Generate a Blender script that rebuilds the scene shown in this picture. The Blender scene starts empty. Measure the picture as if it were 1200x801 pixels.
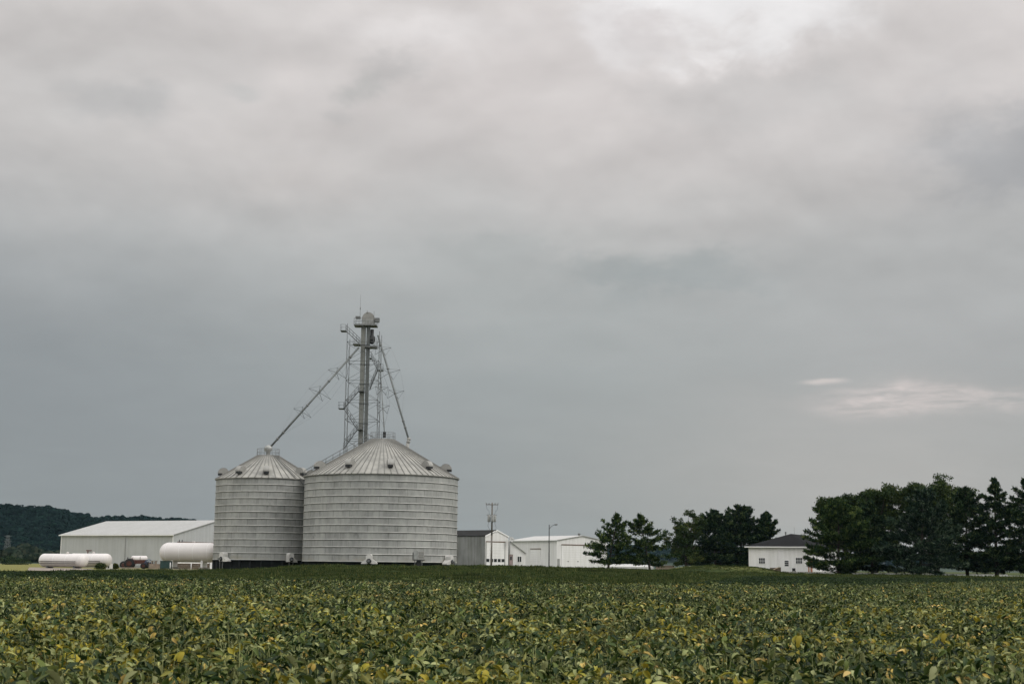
import bpy, math, random
import numpy as np
from mathutils import Matrix, Vector

# ------------------------------------------------------------------ camera
S = bpy.context.scene
COL = S.collection
CAMZ = 1.70
F = 50.0 / 36.0 * 1200.0
PITCH, ROLL = math.atan(262.5 / F), math.radians(0.6)
cam = bpy.data.cameras.new('camera')
cam.lens = 50.0; cam.sensor_width = 36.0
cam.clip_start = 0.1; cam.clip_end = 20000
cam.dof.use_dof = True; cam.dof.focus_distance = 120.0; cam.dof.aperture_fstop = 6.3
cam_o = bpy.data.objects.new('camera', cam)
RM = Matrix.Rotation(math.radians(90) + PITCH, 4, 'X') @ Matrix.Rotation(ROLL, 4, 'Z')
cam_o.matrix_world = Matrix.Translation((0, 0, CAMZ)) @ RM
COL.objects.link(cam_o); S.camera = cam_o
R3 = RM.to_3x3()

def at(px, py, Y):
    """point seen at photo pixel px,py at forward distance Y (metres)"""
    d = R3 @ Vector((px - 600.0, 400.5 - py, -F))
    return Vector((0, 0, CAMZ)) + d * (Y / d.y)

def face_t(px, A, a):
    """distance along heading a from ground corner A at which photo column px (near the ground) is reached"""
    k = (px - 600.0) / (F / math.cos(PITCH))
    return (k * A[1] - A[0]) / (math.cos(a) - k * math.sin(a))

# ------------------------------------------------------------------ world: overcast sky
SUN_EL, SUN_AZ = math.radians(40), math.radians(98)      # azimuth clockwise from +Y
W = bpy.data.worlds.new("World"); S.world = W; W.use_nodes = True
nt = W.node_tree; nt.nodes.clear()
N = nt.nodes; LK = nt.links

def wnode(t, **kw):
    n = N.new(t)
    for k, v in kw.items(): setattr(n, k, v)
    return n
def M(op, a, b=None, c=None, clamp=False):
    n = N.new('ShaderNodeMath'); n.operation = op; n.use_clamp = clamp
    for i, v in enumerate((a, b, c)):
        if v is None: continue
        if isinstance(v, (int, float)): n.inputs[i].default_value = v
        else: LK.new(v, n.inputs[i])
    return n.outputs[0]
def lin(c):
    return tuple(((v / 255.0) / 12.92 if v / 255.0 <= 0.04045 else ((v / 255.0 + 0.055) / 1.055) ** 2.4) for v in c) + (1.0,)

tc = wnode('ShaderNodeTexCoord')
sep = wnode('ShaderNodeSeparateXYZ'); LK.new(tc.outputs['Generated'], sep.inputs[0])
dx, dy, dz = sep.outputs
EL = M('ARCSINE', dz); AZ = M('ARCTAN2', dx, dy)
zc = M('ADD', M('MAXIMUM', dz, 0.0), 0.16)
comb = wnode('ShaderNodeCombineXYZ')
LK.new(M('DIVIDE', dx, zc), comb.inputs[0]); LK.new(M('DIVIDE', dy, zc), comb.inputs[1])
def noise(vec, scale, detail=5, rough=0.55, dist=0.0, off=(0, 0, 0), sc=(1, 1, 1)):
    mp = wnode('ShaderNodeMapping'); mp.inputs['Location'].default_value = off; mp.inputs['Scale'].default_value = sc
    LK.new(vec, mp.inputs[0])
    n = wnode('ShaderNodeTexNoise'); n.inputs['Scale'].default_value = scale
    n.inputs['Detail'].default_value = detail; n.inputs['Roughness'].default_value = rough; n.inputs['Distortion'].default_value = dist
    LK.new(mp.outputs[0], n.inputs['Vector'])
    return n.outputs[0]
n_big = noise(comb.outputs[0], 0.55, 4, 0.5, 0.3, (3.1, 1.7, 0))
n_mid = noise(comb.outputs[0], 1.5, 6, 0.55, 0.4, (7.3, 2.2, 0))
n_fin = noise(comb.outputs[0], 4.5, 6, 0.6, 0.5, (1.3, 9.2, 0))
comb2 = wnode('ShaderNodeCombineXYZ'); LK.new(AZ, comb2.inputs[0]); LK.new(M('MULTIPLY', EL, 1.8), comb2.inputs[1])
n_ax = noise(comb2.outputs[0], 14, 6, 0.62, 0.2, (0.4, 0.2, 0))
n_ay = noise(comb2.outputs[0], 14, 6, 0.62, 0.2, (5.4, 3.2, 0))
comb3 = wnode('ShaderNodeCombineXYZ'); LK.new(AZ, comb3.inputs[0]); LK.new(M('MULTIPLY', EL, 5.0), comb3.inputs[1])
n_st = noise(comb3.outputs[0], 26, 5, 0.6, 0.3)
def px_dir(px, py):
    d = (R3 @ Vector((px - 600.0, 400.5 - py, -F))).normalized()
    return math.atan2(d.x, d.y), math.asin(d.z)
def blob(px, py, wx, wy, warp=0.05, soft=2.0):
    """1 at the cloud's middle falling to 0 about wx, wy (photo px of arc) away; edge broken by noise"""
    a0, e0 = px_dir(px, py)
    u = M('DIVIDE', M('ADD', M('SUBTRACT', AZ, a0), M('MULTIPLY', M('SUBTRACT', n_ax, 0.5), warp)), wx / F)
    v = M('DIVIDE', M('ADD', M('SUBTRACT', EL, e0), M('MULTIPLY', M('SUBTRACT', n_ay, 0.5), warp * 0.7)), wy / F)
    r2 = M('ADD', M('MULTIPLY', u, u), M('MULTIPLY', v, v))
    return M('EXPONENT', M('MULTIPLY', M('POWER', r2, soft / 2.0), -1.0))
# vertical tone of the cloud deck
ramp = wnode('ShaderNodeValToRGB')
cr = ramp.color_ramp
stops = [(0.00, (148, 153, 153)), (0.078, (153, 158, 158)), (0.135, (161, 166, 166)), (0.215, (184, 185, 184)), (0.267, (198, 195, 193)), (0.317, (210, 205, 203)), (0.375, (214, 209, 207)), (0.6, (222, 221, 220)), (1.0, (250, 250, 250))]
while len(cr.elements) < len(stops): cr.elements.new(0.5)
for e, (p, c) in zip(cr.elements, stops): e.position = p; e.color = lin(c)
LK.new(M('ADD', M('MAXIMUM', dz, 0.0), M('MULTIPLY', M('SUBTRACT', n_mid, 0.5), 0.075)), ramp.inputs[0])
def mixc(fac, a, b, mode='MIX'):
    n = N.new('ShaderNodeMix'); n.data_type = 'RGBA'; n.blend_type = mode; n.clamp_factor = False
    for sock, v in ((n.inputs[0], fac), (n.inputs[6], a), (n.inputs[7], b)):
        if isinstance(v, (int, float)): sock.default_value = v
        elif isinstance(v, tuple): sock.default_value = v
        else: LK.new(v, sock)
    return n.outputs[2]
c = ramp.outputs[0]
def paint(fac_socket, strength, rgb):
    global c
    c = mixc(M('MULTIPLY', fac_socket, strength, clamp=True), c, lin(rgb))
# broad light and dark regions of the deck
paint(blob(-20, 450, 330, 190, 0.06), 0.7, (138, 143, 147))
paint(blob(60, 610, 420, 120, 0.03), 0.5, (137, 143, 146))
paint(blob(380, 560, 300, 130, 0.04), 0.35, (146, 151, 155))
paint(blob(620, 345, 220, 60, 0.09), 0.25, (165, 170, 169))
paint(blob(790, 318, 130, 30, 0.15, 3.0), 0.6, (161, 167, 167))
paint(blob(690, 290, 60, 20, 0.10), 0.35, (188, 187, 186))

paint(blob(1040, 560, 300, 130, 0.06), 0.85, (182, 180, 177))
paint(blob(1120, 400, 240, 110, 0.08), 0.6, (174, 174, 174))
paint(blob(1100, 300, 220, 60, 0.1), 0.5, (182, 182, 181))
paint(blob(370, 195, 90, 40, 0.1), 0.5, (202, 196, 193))
paint(blob(1190, 185, 115, 62, 0.14, 3.0), 0.75, (162, 164, 167))
paint(blob(960, 130, 180, 120, 0.10), 0.35, (189, 188, 187))
paint(blob(90, 60, 220, 90, 0.08), 0.35, (186, 186, 184))
paint(blob(330, 90, 260, 110, 0.08), 0.45, (205, 201, 199))
paint(blob(720, 80, 300, 120, 0.10), 0.65, (214, 208, 206))
# cloud folds: puffs with darker undersides
fold = noise(comb2.outputs[0], 5.5, 5, 0.5, 0.12, (2.7, 8.1, 0))
fold2 = noise(comb2.outputs[0], 5.5, 5, 0.5, 0.12, (2.7, 8.1 - 0.025, 0))
wfold = M('MULTIPLY', M('MULTIPLY', M('SUBTRACT', EL, 0.10), 7.0, clamp=True), 1.0)
relief = M('MULTIPLY', M('SUBTRACT', fold, fold2), 0.85)
paint(M('MULTIPLY', M('MULTIPLY', M('SUBTRACT', fold, 0.50), 3.2, clamp=True), wfold), 0.26, (164, 168, 168))
paint(blob(790, 328, 105, 20, 0.12, 3.0), 0.45, (160, 166, 167))
paint(blob(575, 300, 70, 22, 0.12, 3.0), 0.4, (168, 172, 171))
paint(blob(690, 285, 62, 18, 0.10, 3.0), 0.45, (190, 190, 188))
paint(blob(1175, 262, 70, 20, 0.10, 3.0), 0.5, (186, 186, 185))
# small scraps of cloud and the bright thin patches
paint(blob(500, 35, 120, 22, 0.09), 0.7, (226, 222, 221))
paint(blob(345, 92, 32, 14, 0.04), 0.5, (217, 211, 209))
paint(blob(855, 12, 150, 58, 0.13, 4.0), 1.0, (240, 238, 238))
paint(blob(890, 70, 150, 26, 0.15, 2.0), 0.4, (222, 216, 214))
paint(blob(720, 45, 30, 36, 0.10, 3.0), 0.6, (228, 225, 225))
paint(blob(755, 38, 34, 20, 0.09, 3.0), 0.55, (205, 199, 198))
paint(blob(107, 112, 38, 20, 0.08, 3.0), 0.5, (178, 178, 178))
paint(blob(165, 110, 34, 24, 0.08, 3.0), 0.6, (178, 178, 178))
paint(blob(285, 110, 24, 8, 0.05, 3.0), 0.38, (180, 182, 181))
paint(blob(430, 105, 26, 18, 0.08, 3.0), 0.6, (182, 182, 180))
paint(blob(450, 78, 40, 16, 0.10, 3.0), 0.5, (190, 188, 187))
paint(blob(404, 140, 18, 12, 0.06, 3.0), 0.35, (184, 184, 183))
paint(blob(840, 120, 120, 40, 0.14, 3.0), 0.25, (178, 180, 180))
st = M('MULTIPLY', M('SUBTRACT', n_st, 0.36), 3.6, clamp=True)
paint(blob(1070, 470, 120, 22, 0.05, 2.0), 0.5, (188, 183, 180))
paint(M('MULTIPLY', blob(1068, 470, 92, 17, 0.030, 3.0), st), 1.0, (216, 206, 203))
paint(M('MULTIPLY', blob(1190, 466, 45, 12, 0.030, 3.0), st), 0.9, (204, 197, 194))
paint(blob(965, 446, 24, 3.5, 0.012, 3.0), 0.85, (210, 202, 198))
# soft mottling
mot = M('ADD', M('ADD', 1.0, M('MULTIPLY', relief, wfold)), M('ADD', M('MULTIPLY', M('SUBTRACT', n_big, 0.5), 0.15), M('MULTIPLY', M('SUBTRACT', n_fin, 0.5), 0.10)))
vm = N.new('ShaderNodeVectorMath'); vm.operation = 'SCALE'; LK.new(c, vm.inputs[0]); LK.new(mot, vm.inputs['Scale'])
# gain added to unseen sky overhead and behind the camera, lighting walls toward it
back = M('MULTIPLY', M('SUBTRACT', 0.72, dy, clamp=True), 1.0, clamp=True)
gain = M('ADD', 1.0, M('ADD', M('MULTIPLY', back, 1.0), M('MULTIPLY', M('MAXIMUM', M('SUBTRACT', dz, 0.45), 0.0), 0.7)))
vm2 = N.new('ShaderNodeVectorMath'); vm2.operation = 'SCALE'; LK.new(vm.outputs[0], vm2.inputs[0]); LK.new(M('MULTIPLY', gain, 10.0), vm2.inputs['Scale'])
sky = wnode('ShaderNodeTexSky'); sky.sky_type = 'NISHITA'; sky.sun_disc = False
sky.sun_elevation = SUN_EL; sky.sun_rotation = SUN_AZ
fin = mixc(0.97, sky.outputs[0], vm2.outputs[0])
bg = wnode('ShaderNodeBackground'); bg.inputs['Strength'].default_value = 0.1
LK.new(fin, bg.inputs[0])
wo = wnode('ShaderNodeOutputWorld'); LK.new(bg.outputs[0], wo.inputs[0])

sun = bpy.data.lights.new('sun', 'SUN'); sun.energy = 1.25; sun.angle = math.radians(24); sun.color = (1.0, 0.965, 0.92)
sun_o = bpy.data.objects.new('sun', sun)
sd = Vector((math.sin(SUN_AZ) * math.cos(SUN_EL), math.cos(SUN_AZ) * math.cos(SUN_EL), math.sin(SUN_EL)))
sun_o.rotation_euler = sd.to_track_quat('Z', 'Y').to_euler(); sun_o.location = sd * 50
COL.objects.link(sun_o)
S.view_settings.view_transform = 'Standard'; S.view_settings.look = 'None'
S.view_settings.exposure = 0.0; S.view_settings.gamma = 1.0; S.view_settings.use_curve_mapping = False
S.cycles.max_bounces = 6; S.cycles.volume_bounces = 0; S.cycles.transparent_max_bounces = 8

rnd = random.Random(5)
PI = math.pi

# ------------------------------------------------------------------ materials
def mat(name, rgb, rough=0.7, metal=0.0, var=0.12, scale=3.0, spec=0.4, coords='Object', streak=None, bump=0.0, second=None):
    """plain procedural surface: base colour with noise wear"""
    m = bpy.data.materials.new(name); m.use_nodes = True
    t = m.node_tree; b = t.nodes['Principled BSDF']
    b.inputs['Roughness'].default_value = rough; b.inputs['Metallic'].default_value = metal
    b.inputs['Specular IOR Level'].default_value = spec
    co = t.nodes.new('ShaderNodeTexCoord')
    mp = t.nodes.new('ShaderNodeMapping'); t.links.new(co.outputs[coords], mp.inputs[0])
    if streak: mp.inputs['Scale'].default_value = streak
    nz = t.nodes.new('ShaderNodeTexNoise'); nz.inputs['Scale'].default_value = scale; nz.inputs['Detail'].default_value = 6
    nz.inputs['Roughness'].default_value = 0.6
    t.links.new(mp.outputs[0], nz.inputs['Vector'])
    cr = t.nodes.new('ShaderNodeValToRGB')
    lo = tuple(v * (1 - var) for v in rgb) if second is None else second
    hi = tuple(min(1, v * (1 + var)) for v in rgb)
    cr.color_ramp.elements[0].position = 0.32; cr.color_ramp.elements[1].position = 0.68
    cr.color_ramp.elements[0].color = lo + (1,); cr.color_ramp.elements[1].color = hi + (1,)
    t.links.new(nz.outputs[0], cr.inputs[0]); t.links.new(cr.outputs[0], b.inputs['Base Color'])
    if bump:
        bp = t.nodes.new('ShaderNodeBump'); bp.inputs['Strength'].default_value = bump; bp.inputs['Distance'].default_value = 0.05
        t.links.new(nz.outputs[0], bp.inputs['Height']); t.links.new(bp.outputs[0], b.inputs['Normal'])
    return m

def ribbed(name, rgb, pitch, axis=0, depth=0.03, var=0.08, rough=0.5, metal=0.0, stain=0.12):
    """painted sheet metal with ribs `pitch` metres apart along local axis, faint streaks below"""
    m = mat(name, rgb, rough, metal, var, 0.35)
    t = m.node_tree; b = t.nodes['Principled BSDF']
    co = t.nodes.new('ShaderNodeTexCoord'); sp = t.nodes.new('ShaderNodeSeparateXYZ'); t.links.new(co.outputs['Object'], sp.inputs[0])
    def mm(op, a, bb=None):
        n = t.nodes.new('ShaderNodeMath'); n.operation = op
        for i, v in enumerate((a, bb)):
            if v is None: continue
            if isinstance(v, (int, float)): n.inputs[i].default_value = v
            else: t.links.new(v, n.inputs[i])
        return n.outputs[0]
    if axis == 'xy': ax = mm('ADD', sp.outputs[0], sp.outputs[1])
    else: ax = sp.outputs[axis]
    tri = mm('PINGPONG', ax, pitch / 2)
    h = mm('LESS_THAN', tri, pitch * 0.11)
    bp = t.nodes.new('ShaderNodeBump'); bp.inputs['Distance'].default_value = depth; bp.inputs['Strength'].default_value = 0.8
    t.links.new(h, bp.inputs['Height']); t.links.new(bp.outputs[0], b.inputs['Normal'])
    # streaks: noise stretched along z
    mp = t.nodes.new('ShaderNodeMapping'); mp.inputs['Scale'].default_value = (1.5, 1.5, 0.12); t.links.new(co.outputs['Object'], mp.inputs[0])
    nz = t.nodes.new('ShaderNodeTexNoise'); nz.inputs['Scale'].default_value = 1.3; nz.inputs['Detail'].default_value = 5; t.links.new(mp.outputs[0], nz.inputs['Vector'])
    mx = t.nodes.new('ShaderNodeMix'); mx.data_type = 'RGBA'; mx.blend_type = 'MULTIPLY'; mx.inputs[0].default_value = 1.0
    src = b.inputs['Base Color'].links[0].from_socket
    cr = t.nodes.new('ShaderNodeValToRGB'); cr.color_ramp.elements[0].position = 0.3; cr.color_ramp.elements[1].position = 0.62
    cr.color_ramp.elements[0].color = (1 - stain, 1 - stain, 1 - stain * 1.15, 1); cr.color_ramp.elements[1].color = (1, 1, 1, 1)
    t.links.new(nz.outputs[0], cr.inputs[0]); t.links.new(src, mx.inputs[6]); t.links.new(cr.outputs[0], mx.inputs[7])
    t.links.new(mx.outputs[2], b.inputs['Base Color'])
    return m

def bin_wall_mat(name, R, ring, z0, sheet, tone):
    """weathered galvanised bin sheets: tone per sheet, dirt runs under seams, faint vertical laps"""
    m = bpy.data.materials.new(name); m.use_nodes = True
    t = m.node_tree; b = t.nodes['Principled BSDF']
    b.inputs['Roughness'].default_value = 0.62; b.inputs['Metallic'].default_value = 0.15; b.inputs['Specular IOR Level'].default_value = 0.35
    def mm(op, a, bb=None, cc=None, clamp=False):
        n = t.nodes.new('ShaderNodeMath'); n.operation = op; n.use_clamp = clamp
        for i, v in enumerate((a, bb, cc)):
            if v is None: continue
            if isinstance(v, (int, float)): n.inputs[i].default_value = v
            else: t.links.new(v, n.inputs[i])
        return n.outputs[0]
    co = t.nodes.new('ShaderNodeTexCoord'); sp = t.nodes.new('ShaderNodeSeparateXYZ'); t.links.new(co.outputs['Object'], sp.inputs[0])
    u = mm('MULTIPLY', mm('ARCTAN2', sp.outputs[0], sp.outputs[1]), R)
    v = mm('DIVIDE', mm('SUBTRACT', sp.outputs[2], z0), ring)
    row = mm('FLOOR', v); fv = mm('FRACT', v)
    us = mm('ADD', mm('DIVIDE', u, sheet), mm('MULTIPLY', row, 0.5))
    colu = mm('FLOOR', us); fu = mm('FRACT', us)
    cb = t.nodes.new('ShaderNodeCombineXYZ'); t.links.new(colu, cb.inputs[0]); t.links.new(row, cb.inputs[1])
    wn = t.nodes.new('ShaderNodeTexWhiteNoise'); t.links.new(cb.outputs[0], wn.inputs['Vector'])
    def nz(scale, vec, detail=6):
        cv = t.nodes.new('ShaderNodeCombineXYZ')
        for i, s in enumerate(vec):
            t.links.new(s, cv.inputs[i]) if not isinstance(s, (int, float)) else setattr(cv.inputs[i], 'default_value', s)
        n = t.nodes.new('ShaderNodeTexNoise'); n.inputs['Scale'].default_value = scale; n.inputs['Detail'].default_value = detail; n.inputs['Roughness'].default_value = 0.65
        t.links.new(cv.outputs[0], n.inputs['Vector']); return n.outputs[0]
    z = sp.outputs[2]
    broad = nz(0.22, (u, mm('MULTIPLY', z, 0.7), 0.0), 3)
    runs = nz(1.6, (u, mm('MULTIPLY', z, 0.25), mm('MULTIPLY', row, 3.7)))
    spots = nz(1.1, (u, mm('MULTIPLY', z, 0.8), 4.0), 8)
    top = mm('POWER', fv, 2.5)                                   # dirt gathers under the lap
    dirt = mm('MULTIPLY', mm('MULTIPLY', mm('SUBTRACT', runs, 0.40), 3.2, clamp=True), mm('ADD', 0.45, mm('MULTIPLY', top, 0.55)))
    blot = mm('MULTIPLY', mm('SUBTRACT', spots, 0.58), 4.0, clamp=True)
    lap = mm('LESS_THAN', mm('MINIMUM', fu, mm('SUBTRACT', 1.0, fu)), 0.020)
    val = mm('ADD', 1.0, mm('MULTIPLY', mm('SUBTRACT', wn.outputs['Value'], 0.5), 0.14))
    val = mm('ADD', val, mm('MULTIPLY', mm('SUBTRACT', broad, 0.5), 0.9))
    val = mm('SUBTRACT', val, mm('MULTIPLY', dirt, 0.42))
    val = mm('SUBTRACT', val, mm('MULTIPLY', blot, 0.38))
    val = mm('SUBTRACT', val, mm('MULTIPLY', lap, 0.20))
    cm = t.nodes.new('ShaderNodeMix'); cm.data_type = 'RGBA'
    cm.inputs[6].default_value = (tone[0] * 0.9, tone[1] * 0.93, tone[2] * 0.95, 1); cm.inputs[7].default_value = tone + (1,)
    t.links.new(broad, cm.inputs[0])
    vm = t.nodes.new('ShaderNodeVectorMath'); vm.operation = 'SCALE'; t.links.new(cm.outputs[2], vm.inputs[0]); t.links.new(val, vm.inputs['Scale'])
    # ochre grime low on the wall
    low = mm('MULTIPLY', mm('SUBTRACT', 0.9, mm('SUBTRACT', z, z0), clamp=True), mm('MULTIPLY', mm('SUBTRACT', nz(0.5, (u, z, 9.0), 4), 0.45), 5.0, clamp=True), clamp=True)
    mg = t.nodes.new('ShaderNodeMix'); mg.data_type = 'RGBA'; mg.inputs[7].default_value = (0.24, 0.21, 0.12, 1)
    t.links.new(mm('MULTIPLY', low, 0.6), mg.inputs[0]); t.links.new(vm.outputs[0], mg.inputs[6])
    t.links.new(mg.outputs[2], b.inputs['Base Color'])
    wv = mm('SINE', mm('MULTIPLY', z, 2 * PI / 0.102))
    bp = t.nodes.new('ShaderNodeBump'); bp.inputs['Distance'].default_value = 0.006; bp.inputs['Strength'].default_value = 0.5
    t.links.new(wv, bp.inputs['Height']); t.links.new(bp.outputs[0], b.inputs['Normal'])
    return m

def leaf_mat(name, stops, rough=0.5, trans=0.3, inst=0.25, noise_amt=0.0, noise_scale=0.3, spec=0.3):
    """leaves: colour by each leaf's own number `tint`, small change plant to plant, light shows through"""
    m = bpy.data.materials.new(name); m.use_nodes = True
    t = m.node_tree; b = t.nodes['Principled BSDF']; out = t.nodes['Material Output']
    at_ = t.nodes.new('ShaderNodeAttribute'); at_.attribute_name = 'tint'
    cr = t.nodes.new('ShaderNodeValToRGB'); cr.color_ramp.interpolation = 'LINEAR'
    while len(cr.color_ramp.elements) < len(stops): cr.color_ramp.elements.new(0.5)
    for e, (p, cc) in zip(cr.color_ramp.elements, stops): e.position = p; e.color = cc + (1,)
    t.links.new(at_.outputs['Fac'], cr.inputs[0])
    oi = t.nodes.new('ShaderNodeObjectInfo')
    ma = t.nodes.new('ShaderNodeMath'); ma.operation = 'MULTIPLY_ADD'; ma.inputs[1].default_value = inst; ma.inputs[2].default_value = 1 - inst / 2
    t.links.new(oi.outputs['Random'], ma.inputs[0])
    fac = ma.outputs[0]
    if noise_amt:
        gm = t.nodes.new('ShaderNodeNewGeometry')
        nz = t.nodes.new('ShaderNodeTexNoise'); nz.inputs['Scale'].default_value = noise_scale; nz.inputs['Detail'].default_value = 3
        t.links.new(gm.outputs['Position'], nz.inputs['Vector'])
        m2 = t.nodes.new('ShaderNodeMath'); m2.operation = 'MULTIPLY_ADD'; m2.inputs[1].default_value = noise_amt * 2; m2.inputs[2].default_value = 1 - noise_amt
        t.links.new(nz.outputs[0], m2.inputs[0])
        m3 = t.nodes.new('ShaderNodeMath'); m3.operation = 'MULTIPLY'; t.links.new(fac, m3.inputs[0]); t.links.new(m2.outputs[0], m3.inputs[1]); fac = m3.outputs[0]
    vm = t.nodes.new('ShaderNodeVectorMath'); vm.operation = 'SCALE'; t.links.new(cr.outputs[0], vm.inputs[0]); t.links.new(fac, vm.inputs['Scale'])
    t.links.new(vm.outputs[0], b.inputs['Base Color'])
    b.inputs['Roughness'].default_value = rough; b.inputs['Specular IOR Level'].default_value = spec
    tr = t.nodes.new('ShaderNodeBsdfTranslucent'); t.links.new(vm.outputs[0], tr.inputs['Color'])
    mx = t.nodes.new('ShaderNodeMixShader'); mx.inputs[0].default_value = trans
    t.links.new(b.outputs[0], mx.inputs[1]); t.links.new(tr.outputs[0], mx.inputs[2]); t.links.new(mx.outputs[0], out.inputs[0])
    return m

MT = {}
MT['white'] = ribbed('white_sheet_metal', (0.72, 0.71, 0.69), 0.9, 'xy', 0.02, 0.04)
MT['barn'] = ribbed('barn_sheet_metal', (0.42, 0.43, 0.43), 0.9, 'xy', 0.02, 0.05)
MT['barnroof'] = ribbed('pale_roof_metal', (0.36, 0.36, 0.35), 0.9, 1, 0.02, 0.05)
MT['whiteroof'] = ribbed('white_roof_metal', (0.47, 0.465, 0.45), 0.9, 1, 0.02, 0.04)
MT['greywall'] = ribbed('grey_weathered_steel', (0.23, 0.235, 0.225), 0.6, 'xy', 0.04, 0.18, stain=0.35)
MT['darkroof'] = mat('dark_grey_roof', (0.03, 0.03, 0.03), 1.0, 0, 0.2, 1.2, spec=0.05)
MT['shingle'] = mat('charcoal_shingles', (0.016, 0.016, 0.017), 1.0, 0, 0.3, 4.0, bump=0.3, spec=0.05)
MT['siding'] = ribbed('white_siding', (0.80, 0.79, 0.775), 0.22, 2, 0.01, 0.03)
MT['trim'] = mat('white_trim', (0.78, 0.77, 0.75), 0.5, 0, 0.04)
MT['door_white'] = ribbed('white_door_panel', (0.76, 0.75, 0.73), 0.55, 2, 0.02, 0.03)
MT['brown'] = mat('brown_track', (0.13, 0.085, 0.06), 0.8, 0, 0.2)
MT['glass'] = mat('dark_window_glass', (0.018, 0.02, 0.022), 0.12, 0, 0.1, spec=0.6)
MT['tank'] = mat('white_tank_paint', (0.64, 0.605, 0.585), 0.35, 0, 0.04, 0.5, streak=(1, 1, 0.3))
MT['tank_pipe'] = mat('dark_pipe', (0.07, 0.065, 0.06), 0.6, 0, 0.2)
MT['rust'] = mat('rust_red_paint', (0.085, 0.03, 0.022), 0.7, 0, 0.35, 4)
MT['orange'] = mat('orange_brick_paint', (0.42, 0.16, 0.08), 0.75, 0, 0.15)
MT['blue'] = mat('blue_hose', (0.03, 0.10, 0.22), 0.5, 0, 0.15)
MT['tyre'] = mat('black_rubber', (0.022, 0.022, 0.022), 0.85, 0, 0.2)
MT['galv'] = mat('galvanised_steel', (0.30, 0.305, 0.29), 0.55, 0.35, 0.18, 1.5)
MT['galv_dark'] = mat('dull_galvanised_steel', (0.15, 0.155, 0.15), 0.6, 0.3, 0.22, 1.5)
MT['trunk_a'] = mat('elevator_casing', (0.19, 0.195, 0.175), 0.55, 0.25, 0.16, 1.0, streak=(1, 1, 0.2))
MT['trunk_b'] = mat('elevator_return_casing', (0.12, 0.13, 0.125), 0.55, 0.25, 0.2, 1.0, streak=(1, 1, 0.2))
MT['fan'] = mat('pale_fan_paint', (0.52, 0.51, 0.48), 0.5, 0.05, 0.12, 1.5)
MT['hoop'] = mat('bright_hoop_steel', (0.42, 0.42, 0.39), 0.5, 0.1, 0.2, 0.8)
MT['hoop_shade'] = mat('painted_hoop_shade', (0.06, 0.062, 0.055), 0.8, 0, 0.5, 1.5)
MT['truss'] = mat('dark_truss_steel', (0.085, 0.09, 0.088), 0.6, 0.2, 0.2, 1.5)
MT['hood'] = mat('pale_hood_metal', (0.27, 0.265, 0.245), 0.55, 0.15, 0.12, 1.5)
MT['roofbin'] = mat('bin_roof_galvanised', (0.27, 0.262, 0.235), 0.6, 0.05, 0.2, 0.6, streak=(1, 1, 1), second=(0.19, 0.187, 0.17))
MT['rib'] = mat('roof_rib_steel', (0.16, 0.157, 0.142), 0.6, 0.1, 0.12)
MT['conc'] = mat('concrete', (0.30, 0.28, 0.25), 0.9, 0, 0.2, 1.5, bump=0.2)
MT['conc_shade'] = mat('shade_black_concrete', (0.010, 0.012, 0.013), 0.9, 0, 0.4, 1.0)
MT['tan'] = mat('tan_timber', (0.30, 0.235, 0.18), 0.85, 0, 0.25, 2.0)
MT['brick'] = mat('brown_stone', (0.10, 0.075, 0.05), 0.9, 0, 0.4, 3.0, bump=0.4)
MT['green'] = mat('dark_green_paint', (0.02, 0.05, 0.045), 0.6, 0, 0.2)
MT['wood'] = mat('weathered_pole_wood', (0.16, 0.145, 0.125), 0.9, 0, 0.25, 2.0, streak=(3, 3, 0.4))
MT['black'] = mat('black_steel', (0.02, 0.021, 0.022), 0.6, 0, 0.2)
MT['gravel'] = mat('pale_gravel', (0.22, 0.185, 0.155), 0.95, 0, 0.3, 1.2, bump=0.3)
MT['bark'] = mat('bark', (0.045, 0.036, 0.028), 0.95, 0, 0.35, 6.0)

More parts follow.
